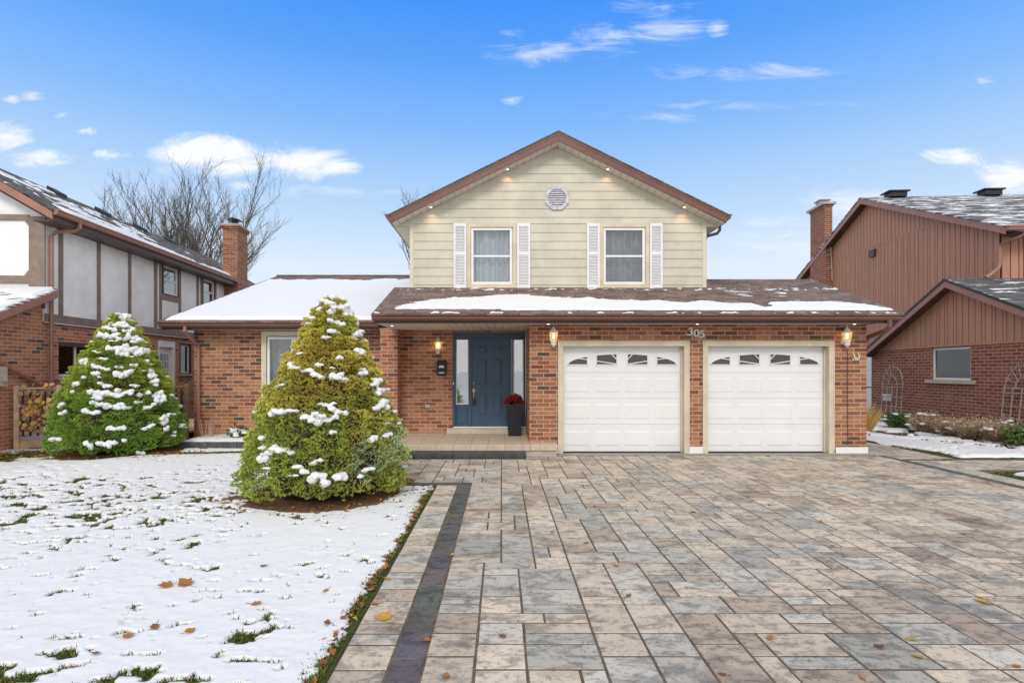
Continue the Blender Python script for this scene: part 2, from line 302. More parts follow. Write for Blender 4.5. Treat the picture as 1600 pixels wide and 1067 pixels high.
# ------------------------------------------------------------------ mesh helpers
ORG = {}
class MB:
    def __init__(s, xf=None): s.v = []; s.f = []; s.c = []; s.xf = xf
    def add(s, vs, fs, col=None):
        b = len(s.v); s.v += [tuple(p) for p in vs]
        for f in fs: s.f.append([b+i for i in f]); s.c.append(col)
    def box(s, x0, x1, y0, y1, z0, z1, col=None):
        s.add([(x0,y0,z0),(x1,y0,z0),(x1,y1,z0),(x0,y1,z0),(x0,y0,z1),(x1,y0,z1),(x1,y1,z1),(x0,y1,z1)],
              [(0,3,2,1),(4,5,6,7),(0,1,5,4),(1,2,6,5),(2,3,7,6),(3,0,4,7)], col)
    def poly(s, pts, col=None): s.add(pts, [tuple(range(len(pts)))], col)
    def prism(s, pts, vec, col=None):
        n = len(pts); vec = Vector(vec); q = [Vector(p)+vec for p in pts]
        s.add([*pts, *q], [tuple(range(n)), tuple(range(2*n-1, n-1, -1))] + [(i, (i+1) % n, n+(i+1) % n, n+i) for i in range(n)], col)
    def tube(s, path, r, n=8, col=None, caps=True):
        P = [Vector(p) for p in path]; rr = r if isinstance(r, (list, tuple)) else [r]*len(P)
        rings = []; prev = None
        for i, p in enumerate(P):
            t = (P[min(i+1, len(P)-1)] - P[max(i-1, 0)]).normalized()
            if prev is None:
                a = Vector((0,0,1)) if abs(t.z) < .9 else Vector((1,0,0)); x = t.cross(a).normalized()
            else: x = (prev - t*prev.dot(t)).normalized()
            prev = x; y = t.cross(x)
            rings.append([p + (x*math.cos(2*math.pi*(k+.5)/n) + y*math.sin(2*math.pi*(k+.5)/n))*rr[i] for k in range(n)])
        vs = [q for rg in rings for q in rg]; fs = []
        for i in range(len(P)-1):
            for k in range(n): fs.append((i*n+k, i*n+(k+1) % n, (i+1)*n+(k+1) % n, (i+1)*n+k))
        if caps: fs += [tuple(range(n))[::-1], tuple((len(P)-1)*n+k for k in range(n))]
        s.add(vs, fs, col)
    def lathe(s, c, prof, n=16, col=None):
        vs = []; fs = []
        for (r, z) in prof:
            for k in range(n): a = 2*math.pi*(k+.5)/n; vs.append((c[0]+r*math.cos(a), c[1]+r*math.sin(a), c[2]+z))
        m = len(prof)
        for i in range(m-1):
            for k in range(n): fs.append((i*n+k, i*n+(k+1) % n, (i+1)*n+(k+1) % n, (i+1)*n+k))
        fs += [tuple(range(n))[::-1], tuple((m-1)*n+k for k in range(n))]
        s.add(vs, fs, col)
    def build(s, name, mat, parent=None, smooth=False, bevel=0, label=None, fix=True, merge=False):
        vs = [s.xf(p) for p in s.v] if s.xf else s.v
        o3 = ORG.get(parent.name, (0,0,0)) if parent else (0,0,0)
        me = bpy.data.meshes.new(name)
        me.from_pydata([(p[0]-o3[0], p[1]-o3[1], p[2]-o3[2]) for p in vs], [], s.f)
        if any(c is not None for c in s.c):
            ca = me.color_attributes.new('Col', 'FLOAT_COLOR', 'CORNER'); arr = []
            for f, c in zip(s.f, s.c): arr += list(c4(c or (.5,.5,.5)))*len(f)
            ca.data.foreach_set('color', arr)
        if fix:
            bm = bmesh.new(); bm.from_mesh(me)
            if merge: bmesh.ops.remove_doubles(bm, verts=bm.verts, dist=1e-4)
            bmesh.ops.recalc_face_normals(bm, faces=bm.faces); bm.to_mesh(me); bm.free()
        return link(name, me, mat, parent, smooth, bevel, label)
def link(name, me, mat, parent=None, smooth=False, bevel=0, label=None):
    o = bpy.data.objects.new(name, me); COL.objects.link(o)
    if mat: me.materials.append(mat)
    if smooth: me.polygons.foreach_set('use_smooth', [True]*len(me.polygons))
    if parent: o.parent = parent; ORG[o.name] = ORG.get(parent.name, (0,0,0))
    if bevel:
        b = o.modifiers.new('bevel', 'BEVEL'); b.width = bevel; b.segments = 2; b.limit_method = 'ANGLE'; b.angle_limit = R(40)
    if label: o['label'] = label
    return o
def root(name, label, cat, origin, loc=None, rotz=0, group=None):
    o = bpy.data.objects.new(name, None); COL.objects.link(o); o.empty_display_size = .2
    o.location = loc if loc is not None else origin; o.rotation_euler = (0, 0, rotz); ORG[o.name] = origin
    o['label'] = label; o['category'] = cat
    if group: o['group'] = group
    return o
def tag(o, label=None, cat=None, group=None, kind=None):
    if label: o['label'] = label
    if cat: o['category'] = cat
    if group: o['group'] = group
    if kind: o['kind'] = kind
    return o
def struct(o): o['kind'] = 'structure'; return o
def centre(o):
    me = o.data; n = len(me.vertices); a = np.empty(n*3); me.vertices.foreach_get('co', a); a = a.reshape(-1, 3)
    c = np.array([(a[:,0].min()+a[:,0].max())/2, (a[:,1].min()+a[:,1].max())/2, a[:,2].min()])
    me.vertices.foreach_set('co', (a-c).ravel()); o.location = Vector(o.location)+Vector(c); return o
def arrmesh(name, V, Fq, mat, cols=None, parent=None, smooth=False, flen=4):
    """numpy mesh: V (n,3), Fq (m,flen), cols (m,4) per face"""
    o3 = ORG.get(parent.name, (0,0,0)) if parent else (0,0,0)
    me = bpy.data.meshes.new(name); V = np.asarray(V, dtype=np.float32) - np.array(o3, dtype=np.float32); Fq = np.asarray(Fq, dtype=np.int32)
    me.vertices.add(len(V)); me.vertices.foreach_set('co', V.ravel())
    me.loops.add(Fq.size); me.loops.foreach_set('vertex_index', Fq.ravel())
    me.polygons.add(len(Fq)); me.polygons.foreach_set('loop_start', np.arange(0, Fq.size, flen, dtype=np.int32))
    me.update(calc_edges=True)
    if cols is not None:
        ca = me.color_attributes.new('Col', 'FLOAT_COLOR', 'CORNER'); cols = np.asarray(cols, dtype=np.float32)
        if cols.shape[0] == len(Fq): cols = np.repeat(cols, flen, axis=0)
        ca.data.foreach_set('color', cols.ravel())
    me.validate()
    return link(name, me, mat, parent, smooth)

# numpy value noise
def _h(ix, iy, seed):
    n = (ix.astype(np.int64)*374761393 + iy.astype(np.int64)*668265263 + seed*974711) & 0x7fffffff
    n = ((n ^ (n >> 13))*1274126177) & 0x7fffffff
    return ((n ^ (n >> 16)) & 0xffff)/65535.0
def vn(x, y, seed=0):
    ix = np.floor(x); iy = np.floor(y); fx = x-ix; fy = y-iy; fx = fx*fx*(3-2*fx); fy = fy*fy*(3-2*fy)
    a = _h(ix, iy, seed); b = _h(ix+1, iy, seed); c = _h(ix, iy+1, seed); dd = _h(ix+1, iy+1, seed)
    return (a*(1-fx)+b*fx)*(1-fy) + (c*(1-fx)+dd*fx)*fy
def fbm(x, y, seed=0, o=4):
    s = 0; a = .5; t = 0
    for i in range(o): s = s+a*vn(x*2**i+17.3*i, y*2**i-9.1*i, seed+i); t += a; a *= .5
    return s/t

def wall(mb, a0, a1, z0, z1, thick, holes=()):
    """wall in (a, d, z) space: outer face at d=0, inner at d=thick"""
    A = sorted({a0, a1, *[h[0] for h in holes], *[h[1] for h in holes]}); Z = sorted({z0, z1, *[h[2] for h in holes], *[h[3] for h in holes]})
    def inh(a, z): return any(h[0] < a < h[1] and h[2] < z < h[3] for h in holes)
    def solid(i, j):
        if i < 0 or j < 0 or i >= len(A)-1 or j >= len(Z)-1: return False
        return not inh((A[i]+A[i+1])/2, (Z[j]+Z[j+1])/2)
    for i in range(len(A)-1):
        for j in range(len(Z)-1):
            if not solid(i, j): continue
            p, q, r, t = A[i], A[i+1], Z[j], Z[j+1]
            mb.poly([(p,0,r),(q,0,r),(q,0,t),(p,0,t)]); mb.poly([(p,thick,r),(p,thick,t),(q,thick,t),(q,thick,r)])
            if not solid(i-1, j): mb.poly([(p,0,r),(p,0,t),(p,thick,t),(p,thick,r)])
            if not solid(i+1, j): mb.poly([(q,0,r),(q,thick,r),(q,thick,t),(q,0,t)])
            if not solid(i, j-1): mb.poly([(p,0,r),(p,thick,r),(q,thick,r),(q,0,r)])
            if not solid(i, j+1): mb.poly([(p,0,t),(q,0,t),(q,thick,t),(p,thick,t)])
def front(y): return lambda p: (p[0], y+p[1], p[2])          # facing -Y
def faceR(x): return lambda p: (x-p[1], p[0], p[2])          # facing +X
def faceL(x): return lambda p: (x+p[1], p[0], p[2])          # facing -X
def ring(mb, a0, a1, z0, z1, w, d0, d1):
    mb.box(a0, a1, d0, d1, z1-w, z1); mb.box(a0, a1, d0, d1, z0, z0+w)
    mb.box(a0, a0+w, d0, d1, z0+w, z1-w); mb.box(a1-w, a1, d0, d1, z0+w, z1-w)
def curtain(xf, a0, a1, z0, z1, d, mat, parent, seed=0, amp=.045):
    mb = MB(xf); n = int((a1-a0)/.015)+2; rs = random.Random(seed); ph = rs.random()*6
    pts = [(a0+(a1-a0)*i/n, d+amp*math.sin(ph+i*.52+math.sin(i*.13)*2)) for i in range(n+1)]
    for i in range(n): mb.poly([(pts[i][0],pts[i][1],z0),(pts[i+1][0],pts[i+1][1],z0),(pts[i+1][0],pts[i+1][1],z1),(pts[i][0],pts[i][1],z1)])
    return mb.build('curtain', mat, parent, smooth=True, merge=True)
def interior(xf, a0, a1, z0, z1, d0, d1, parent):
    mb = MB(xf)
    mb.poly([(a0,d1,z0),(a1,d1,z0),(a1,d1,z1),(a0,d1,z1)]); mb.poly([(a0,d0,z0),(a0,d1,z0),(a0,d1,z1),(a0,d0,z1)]); mb.poly([(a1,d0,z0),(a1,d1,z0),(a1,d1,z1),(a1,d0,z1)])
    mb.poly([(a0,d0,z0),(a1,d0,z0),(a1,d1,z0),(a0,d1,z0)]); mb.poly([(a0,d0,z1),(a1,d0,z1),(a1,d1,z1),(a0,d1,z1)])
    return mb.build('interior', DARKIN, parent, fix=False)
def window(xf, a0, a1, z0, z1, parent, cols=1, rows=1, fmat=None, fw=.06, glass=None, curt=None, d=.03, label=None, mid=.05, seed=0, cgap=None):
    fmat = fmat or WHITE; glass = glass or GLASS
    mb = MB(xf); ring(mb, a0, a1, z0, z1, fw, d, d+.07)
    for i in range(1, cols): a = a0+(a1-a0)*i/cols; mb.box(a-mid/2, a+mid/2, d+.004, d+.066, z0+fw, z1-fw)
    for j in range(1, rows): z = z0+(z1-z0)*j/rows; mb.box(a0+fw, a1-fw, d+.008, d+.062, z-mid/2, z+mid/2)
    w = mb.build('window', fmat, parent, bevel=.004, label=label)
    for i in range(cols):
        for j in range(rows):
            p0 = a0+(a1-a0)*i/cols+(fw if i == 0 else mid/2); p1 = a0+(a1-a0)*(i+1)/cols-(fw if i == cols-1 else mid/2)
            q0 = z0+(z1-z0)*j/rows+(fw if j == 0 else mid/2); q1 = z0+(z1-z0)*(j+1)/rows-(fw if j == rows-1 else mid/2)
            g = MB(xf); dd = d+.03+.012*j; g.box(p0, p1, dd, dd+.005, q0, q1); g.build('pane', glass, w)
    interior(xf, a0-.02, a1+.02, z0-.02, z1+.02, d+.075, 1.3, w)
    if curt:
        if cgap: curtain(xf, a0+.01, a0+(a1-a0)*cgap[0], z0+.01, z1-.01, d+.2, curt, w, seed); curtain(xf, a0+(a1-a0)*cgap[1], a1-.01, z0+.01, z1-.01, d+.2, curt, w, seed+1)
        else: curtain(xf, a0+.01, a1-.01, z0+.01, z1-.01, d+.2, curt, w, seed)
    return w
def slab(mb, pts, th):
    mb.prism(pts, (0, 0, -th))
def lap_rows(mb, xf, zs, xlim, holes, proud=.016):
    """horizontal lap siding as real sloped boards; xlim(z)->(x0,x1)"""
    for z0, z1 in zip(zs[:-1], zs[1:]):
        b0, b1 = xlim(z0+.001); t0, t1 = xlim(z1-.001)
        segs = [(b0, b1, t0, t1)]
        for h in holes:
            if h[2] < (z0+z1)/2 < h[3]:
                ns = []
                for (p0, p1, q0, q1) in segs:
                    if h[0] > p0 and h[1] < p1: ns += [(p0, h[0], q0, h[0]), (h[1], p1, h[1], q1)]
                    else: ns.append((p0, p1, q0, q1))
                segs = ns
        for (p0, p1, q0, q1) in segs:
            if q1-q0 < .02: q0 = q1 = (q0+q1)/2; q1 += .001
            mb.add([(p0,-proud,z0),(p1,-proud,z0),(q1,-.003,z1),(q0,-.003,z1),(p0,0,z0),(p1,0,z0),(q1,0,z1),(q0,0,z1)],
                   [(0,1,2,3),(0,4,5,1),(0,3,7,4),(1,5,6,2)])
def snowfield(name, fn, u0, u1, v0, v1, du, dv, hfn, parent=None, mat=None):
    """fn(u,v,h)->xyz arrays, hfn(u,v)->height (neg = none)"""
    U, V = np.meshgrid(np.arange(u0, u1+du*.5, du), np.arange(v0, v1+dv*.5, dv)); H = hfn(U, V)
    X, Y, Z = fn(U, V, np.maximum(H, -.02)); P = np.stack([X, Y, Z], -1).reshape(-1, 3); ny, nx = U.shape
    idx = np.arange(nx*ny).reshape(ny, nx); q = np.stack([idx[:-1,:-1], idx[:-1,1:], idx[1:,1:], idx[1:,:-1]], -1).reshape(-1, 4)
    keep = (H.ravel()[q] > -.004).any(1); q = q[keep]
    used = np.unique(q); remap = np.full(nx*ny, -1); remap[used] = np.arange(len(used))
    return arrmesh(name, P[used], remap[q], mat or SNOW, parent=parent, smooth=True)

exec_parts = []
# ------------------------------------------------------------------ shared small builders
DGLASS, _nt = newmat('dark_pane'); finish(_nt, (.045,.05,.055), .06, spec=.6)
def frus(mb, a0, a1, z0, z1, d0, d1, ins):
    mb.add([(a0,d0,z0),(a1,d0,z0),(a1,d0,z1),(a0,d0,z1),(a0+ins,d1,z0+ins),(a1-ins,d1,z0+ins),(a1-ins,d1,z1-ins),(a0+ins,d1,z1-ins)],
           [(4,5,6,7),(0,1,5,4),(1,2,6,5),(2,3,7,6),(3,0,4,7)])
def gutter(mb, x0, x1, y, z, s=1, axis='x'):
    prof = [(0,.115),(0,0),(-.075,0),(-.10,.035),(-.10,.07),(-.125,.085),(-.125,.115)]
    if axis == 'x': mb.prism([(x0, y+p*s, z+q) for p, q in prof], (x1-x0, 0, 0))
    else: mb.prism([(y+p*s, x0, z+q) for p, q in prof], (0, x1-x0, 0))
def lamp_light(name, loc, energy, color, radius=.03, spot=None):
    l = bpy.data.lights.new(name, 'SPOT' if spot else 'POINT'); l.energy = energy; l.color = color; l.shadow_soft_size = radius
    o = bpy.data.objects.new(name, l); COL.objects.link(o)
    if spot: l.spot_size = R(spot); l.spot_blend = .8
    o.location = loc; return o
def lantern(parent, x, y, z, s, label, energy=5.0):
    """white coach lantern hung in front of the wall at y; z = centre"""
    ly = y-.13
    b = MB(); b.lathe((x, ly, z), [(.004,.235*s),(.006,.17*s),(.02,.165*s),(.035,.14*s),(.085*s,.085*s),(.095*s,.07*s),(.09*s,.06*s)], 14)
    b.lathe((x, ly, z), [(.062*s,-.105*s),(.066*s,-.125*s),(.05*s,-.15*s),(.055*s,-.175*s),(.03*s,-.205*s),(.008,-.225*s)], 14)
    for k in range(6):
        a = math.pi*2*k/6+.3; b.tube([(x+.086*s*math.cos(a), ly+.086*s*math.sin(a), z+.065*s), (x+.06*s*math.cos(a), ly+.06*s*math.sin(a), z-.11*s)], .004*s, 5)
    b.tube([(x, ly, z-.14*s), (x, ly+.06, z-.17*s), (x, y-.01, z-.10*s)], .012, 6)
    b.lathe((x, y-.012, z-.10*s), [(.05*s,-.06*s),(.055*s,0),(.04*s,.06*s)], 12)
    l = b.build('wall_lantern', LANTW, parent, smooth=False, bevel=0, label=label)
    g = MB(); g.lathe((x, ly, z), [(.082*s,.062*s),(.08*s,0),(.058*s,-.108*s)], 12); g.build('lantern_glass', LGLASS, l, smooth=True)
    q = MB(); q.lathe((x, ly, z), [(.008,-.06*s),(.02*s,-.03*s),(.028*s,.0),(.02*s,.03*s),(.005,.045*s)], 10); q.build('bulb', BULB, l, smooth=True)
    lamp_light('lantern_light', (x, ly-.0, z-.0), energy, (1,.60,.22), .03)
    return l
def downlight(parent, x, y, z, nrm=(0,0,-1)):
    m = MB(); m.lathe((x, y, z), [(.045,.0),(.045,-.012)], 14); o = m.build('downlight', WHITE, parent)
    e = MB(); e.lathe((x, y, z-.0125), [(.024,.0),(.024,-.004)], 12); e.build('lens', SPOTE, o)
def shutter(x0, x1, z0, z1, y, parent):
    mb = MB(front(y)); w = .045; zm = z0+(z1-z0)*.535
    mb.box(x0, x0+w, -.04, -.002, z0, z1); mb.box(x1-w, x1, -.04, -.002, z0, z1)
    for a, b in ((z0, z0+.07), (zm-.035, zm+.035), (z1-.07, z1)): mb.box(x0+w, x1-w, -.038, -.002, a, b)
    for a, b in ((z0+.07, zm-.035), (zm+.035, z1-.07)):
        n = int((b-a)/.034); st = (b-a)/n
        for k in range(n):
            zz = a+st*k; mb.add([(x0+w,-.034,zz+.004),(x1-w,-.034,zz+.004),(x1-w,-.012,zz+st),(x0+w,-.012,zz+st),(x0+w,-.002,zz+st),(x1-w,-.002,zz+st),(x0+w,-.026,zz),(x1-w,-.026,zz)], [(0,1,2,3),(3,2,5,4),(6,7,1,0)])
    mb.box(x0+w, x1-w, -.010, -.001, z0+.07, z1-.07)
    return mb.build('shutter', SHUT, parent)

# ------------------------------------------------------------------ main house
GY, DY, WT = 11.3, 12.94, 2.545
H = root('brick_house', 'two-storey brick house with cream siding gable, blue front door and two white garage doors', 'house', (2.5, 14, 0))
mb = MB(front(GY)); D1 = (1.22, 3.62); D2 = (4.09, 6.49)
wall(mb, .55, 7.245, 0, WT, .25, [(D1[0]-.012, D1[1]+.012, 0, 2.13), (D2[0]-.012, D2[1]+.012, 0, 2.13)]); mb.build('garage_wall', BR_MAIN, H, merge=True)
mb = MB(faceL(.55)); wall(mb, GY+.25, DY+.1, .2, WT, .25); mb.build('porch_side_wall', BR_PORCH, H, merge=True)
mb = MB(); mb.box(6.995, 7.245, GY+.25, 17.4, 0, WT); mb.prism([(7.0, 10.9, WT), (7.0, 13.86, 3.66), (7.0, 17.0, WT)], (.24, 0, 0)); mb.build('garage_side_wall', BR_MAIN, H)
mb = MB(front(DY)); wall(mb, -2.6, .55, .2, WT, .25, [(-1.12, .55, .2, 2.505)]); mb.build('entry_wall', BR_PORCH, H, merge=True)
mb = MB(front(DY)); wall(mb, -7.0, -2.6, 0, WT, .25, [(-5.40, -3.49, .70, 2.50)]); mb.build('wing_wall', BR_MAIN, H, merge=True)
mb = MB(); mb.box(-7.0, -6.75, DY+.25, 24.5, 0, WT); mb.prism([(-6.99, DY+.1, WT), (-6.99, 19, 4.55), (-6.99, 24.5, WT)], (.2, 0, 0)); mb.build('wing_side_wall', BR_MAIN, H)
mb = MB(); mb.box(-2.67, -2.29, 12.50, DY-.003, 0, WT); mb.build('porch_pier', BR_PORCH, H, bevel=.003)
# white plinth blocks
for a_, b_, c_ in ((3.715, 4.015, .13), (6.62, 7.26, .12), (.9, 1.125, .10)): mb = MB(front(GY)); mb.box(a_, b_, -.03, -.001, 0, c_); mb.build('plinth_trim', WHITE, H, bevel=.004)
# garage door casings
for D in (D1, D2):
    mb = MB(front(GY)); w = .09
    mb.box(D[0]-w, D[0], -.025, .15, .0, 2.12); mb.box(D[1], D[1]+w, -.025, .15, .0, 2.12); mb.box(D[0]-w, D[1]+w, -.027, .15, 2.12, 2.21)
    mb.box(D[0]-w-.015, D[0]-w+.012, -.032, -.001, .0, 2.21); mb.box(D[1]+w-.012, D[1]+w+.015, -.032, -.001, .0, 2.21); mb.box(D[0]-w-.018, D[1]+w+.018, -.036, -.001, 2.20, 2.228)
    mb.box(D[1]-.035, D[1]-.001, .10, .148, .0, 2.1)
    mb.build('garage_casing', CASING, H, bevel=.003)
    mb = MB(front(GY+.15)); zs = [.012, .56, 1.08, 1.60, 2.14]; x0 = D[0]
    for a, b in zip(zs[:-1], zs[1:]): mb.box(D[0], D[1], 0, .045, a+.0025, b-.0025)
    mb.box(D[0], D[1], .012, .05, .01, 2.13)
    for (a, b) in ((.125,.425),(.665,.965),(1.20,1.49)):
        for (p, q) in ((.045,.555),(.655,1.155),(1.25,1.75),(1.85,2.35)): frus(mb, x0+p, x0+q, a, b, 0, -.007, .022)
    cxw, zb, aw, ah = 1.2, 1.753, 1.10, .222
    arc = lambda x: zb+ah*math.sqrt(max(0, 1-((x-cxw)/aw)**2))
    wins = [(.10,.504),(.683,1.096),(1.304,1.717),(1.896,2.30)]
    # thin raised rims round every light and the sunburst bars
    def bar(p0, p1, w=.010, dd=-.016):
        (xa, za), (xb, zc) = p0, p1; L = math.hypot(xb-xa, zc-za) or 1; nx, nz_ = -(zc-za)/L*w, (xb-xa)/L*w
        mb.prism([(xa+nx, dd, za+nz_), (xb+nx, dd, zc+nz_), (xb-nx, dd, zc-nz_), (xa-nx, dd, za-nz_)], (0, -dd-.0005, 0))
    for (p, q) in wins:
        xs = [p+(q-p)*i/10 for i in range(11)]
        for i in range(10): bar((x0+xs[i], arc(xs[i])), (x0+xs[i+1], arc(xs[i+1])))
        bar((x0+p-.01, zb), (x0+q+.01, zb)); 
        for xx in (p, q):
            if arc(xx)-zb > .03: bar((x0+xx, zb), (x0+xx, arc(xx)))
        for ang in (8.5, 45):
            t = math.tan(R(ang)); pts = []
            for i in range(41):
                xx = p+(q-p)*i/40; zz = zb+.0+abs(xx-cxw)*t
                if zb <= zz <= arc(xx): pts.append((x0+xx, zz))
            if len(pts) > 2: bar(pts[0], pts[-1], .009)
    gd = mb.build('garage_door', GDOOR, H, bevel=.002, label='white sectional garage door beside the front door' if D is D1 else 'white sectional garage door at the right corner of the house')
    for (p, q) in wins:
        g = MB(front(GY+.15)); xs = [p+(q-p)*i/12 for i in range(13)]
        g.prism([(x0+p, -.006, zb)]+[(x0+q, -.006, zb)]+[(x0+xx, -.006, arc(xx)) for xx in reversed(xs) if arc(xx)-zb > .004], (0, .004, 0)); g.build('pane', DGLASS, gd)
    s = MB(front(GY+.15)); s.box(D[0], D[1], -.01, .04, .0, .014); s.build('bottom_seal', BLACK, gd)
# porch
mb = MB(); mb.box(-2.28, .548, 10.86, DY-.003, .11, .22); mb.box(.552, 1.08, 10.86, GY-.002, .112, .222); mb.build('porch_floor', TILE, H, bevel=.006)
mb = MB(); mb.box(-2.28, 1.05, 10.89, GY-.004, .0, .108); mb.box(-2.28, .54, GY, DY-.01, 0, .108); mb.build('porch_base', CONC, H)
mb = MB(); mb.box(-1.23, .545, 12.70, DY+.02, .2215, .335); mb.build('threshold_step', STONE, H, bevel=.008)
mb = MB(); mb.box(-1.10, .545, 12.92, DY+.05, .336, .362); mb.build('door_sill', WHITE, H)
# soffits, gutters, fascias of the low roofs
mb = MB(); mb.box(-2.42, 7.5, 10.83, DY+.05, WT+.002, WT+.025); mb.build('porch_soffit', SOFX, H)
mb = MB(); mb.box(-7.44, -2.43, 12.52, DY+.05, WT+.003, WT+.024); mb.build('wing_soffit', SOFX, H)
mb = MB(); mb.box(-2.42, 7.51, 10.80, 10.829, WT-.01, 2.70); mb.box(-7.45, -2.70, 12.50, 12.519, WT-.01, 2.70)
mb.prism([(-7.46, 12.44, 2.68), (-7.46, 19, 4.74), (-7.46, 19, 4.56), (-7.46, 12.44, 2.54)], (.03, 0, 0)); mb.prism([(-2.43, 10.72, 2.69), (-2.43, DY, 3.49), (-2.43, DY, 3.33), (-2.43, 10.83, 2.54)], (.02, 0, 0))
mb.prism([(7.50, 10.72, 2.69), (7.50, 13.86, 3.82), (7.50, 17.0, 2.69), (7.50, 17.0, 2.54), (7.50, 13.86, 3.66), (7.50, 10.83, 2.54)], (.025, 0, 0)); mb.build('fascia', BROWND, H)
mb = MB(); gutter(mb, -2.45, 7.54, 10.799, 2.585); mb.build('front_gutter', BROWN, H, label='brown gutter over the garage doors')
mb = MB(); gutter(mb, -7.50, -2.69, 12.499, 2.585); mb.build('wing_gutter', BROWN, H, label='brown gutter over the left wing')
# low roofs
S1 = .36
def zr(y): return 2.715+S1*(y-10.68)
mb = MB(); slab(mb, [(-2.44,10.66,zr(10.66)),(4.64,10.66,zr(10.66)),(4.64,DY,zr(DY)),(-2.44,DY,zr(DY))], .03)
slab(mb, [(4.64,10.66,zr(10.66)),(7.55,10.66,zr(10.66)),(7.55,13.86,zr(13.86)),(4.64,13.86,zr(13.86))], .03)
slab(mb, [(4.64,13.86,zr(13.86)),(7.55,13.86,zr(13.86)),(7.55,17.1,zr(10.62)),(4.64,17.1,zr(10.62))], .03)
mb.build('garage_roof', SH_MAIN, H)
S2 = .314
def zw(y): return 2.715+S2*(y-12.38)
mb = MB(); slab(mb, [(-7.49,12.36,zw(12.36)),(-2.08,12.36,zw(12.36)),(-2.08,19,zw(19)),(-7.49,19,zw(19))], .03)
slab(mb, [(-7.49,19,zw(19)),(-2.08,19,zw(19)),(-2.08,25,zw(13)),(-7.49,25,zw(13))], .03)
mb.box(-7.50, -2.08, 18.93, 19.07, zw(19)-.01, zw(19)+.02); mb.build('wing_roof', SH_MAIN, H)
# snow on the low roofs
def h_wing(U, V):
    n = fbm(U*1.6, V*1.6, 3); n2 = fbm(U*6, V*6, 5)
    d = np.minimum(np.minimum((V-12.42-.10*n), (17.55+.5*n+.25*n2-V)), U+7.42-.10*n)
    return np.where(d < 0, -.02, np.minimum(.055+.02*n, d*.8)+.006*(n2-.5))
snowfield('roof_snow', lambda U, V, h: (U, V, zw(V)+h), -7.5, -2.08, 12.36, 19, .05, .05, h_wing, H)
def h_front(U, V):
    n = fbm(U*2.2, V*7, 11); n2 = fbm(U*9, V*12, 13); 
    top = np.interp(U, [-2.2,-1.95,-1.2,.3,1.0,2.6,4.2,5.0,5.12,5.25,5.4,6.6,7.2,7.5], [10.9,11.35,11.85,12.25,12.0,11.62,11.58,11.40,11.1,11.05,11.45,11.62,11.30,11.0])+.42*(n-.5)+.20*(n2-.5)
    bot = 10.90+.06*(n2-.5)+np.where(U < 0, .09, 0)
    d = np.minimum(np.minimum(V-bot, top-V), U+2.02+.1*n)
    a = np.where(d < 0, -.02, np.minimum(.004+d*.22, .024+.014*n))
    # thin drifts against the wall and ragged crumbs along the gutter
    e1 = (n2-.62)*.12*np.exp(-((V-12.75)/.12)**2)-.003; e2 = (fbm(U*7, V*3, 21)-.60)*.16*np.exp(-((V-10.72)/.05)**2)-.003
    e3 = np.where((U > 4.75) & (U < 6.2) & (V > 11.7) & (V < 13.0), (fbm(U*3+V*2, V*14, 31)-.70)*.05, -.02)
    return np.maximum(np.maximum(a, e3), np.maximum(e1, e2))
snowfield('roof_snow', lambda U, V, h: (U, V, zr(V)+h), -2.4, 7.5, 10.67, 13.5, .035, .02, h_front, H)
# downspouts
mb = MB(); mb.tube([(-6.92,12.43,2.60),(-6.92,12.43,2.50),(-6.90,12.55,2.38),(-6.88,12.86,2.20),(-6.87,12.885,2.08),(-6.87,12.885,.10)], .043, 6); mb.build('downspout', RED_BR, H, bevel=.004, label='brown downspout on the left wing corner')
mb = MB(); mb.tube([(7.32,10.74,2.60),(7.32,10.74,2.47),(7.32,10.84,2.40),(7.31,11.35,2.30),(7.31,11.48,2.2),(7.31,11.48,.1)], .045, 6); mb.build('downspout', BROWN, H, label='brown downspout at the garage corner')
# upper storey
AX, AZ, SG = 1.255, 6.93, .492
ztop = lambda x: AZ-.02-SG*abs(x-AX)
holesU = [(-.79,.339,3.513,4.97), (2.228,3.352,3.513,4.97)]
mb = MB(front(DY)); wall(mb, -2.08, 4.64, 3.2, 4.97, .2, [(-.70,.239,3.593,4.88), (2.307,3.257,3.593,4.88)])
hx = (AZ-.23-4.97)/SG; mb.prism([(AX-hx, 0, 4.97), (AX+hx, 0, 4.97), (AX, 0, AZ-.23)], (0, .2, 0)); mb.build('upper_wall', SIDING, H)
zs = [4.97-.198*k for k in range(9)][::-1]; mb = MB(front(DY))
lap_rows(mb, None, zs, lambda z: (-2.0, 4.56), holesU)
zs2 = [4.972, 5.115]+[5.115+.1985*k for k in range(1, 8)]+[AZ-.26]
lap_rows(mb, None, zs2, lambda z: (AX-(AZ-.225-z)/SG, AX+(AZ-.225-z)/SG), [])
mb.build('siding', SIDING, H, fix=False)
mb = MB(front(DY)); mb.box(-2.09, -2.0, -.022, 0, 3.3, 4.97); mb.box(4.56, 4.65, -.022, 0, 3.3, 4.97); mb.box(-2.0, 4.56, -.02, -.0, 3.3, 3.43); mb.build('corner_trim', TRIMC, H, bevel=.003)
for xf, nm in ((faceL(-2.08), 'left'), (faceR(4.64), 'right')):
    mb = MB(xf); mb.box(DY+.2, 21, 0, .2, 2.6, 4.97); lap_rows(mb, None, zs, lambda z: (DY+.02, 21), []); mb.build('side_wall', SIDING, H)
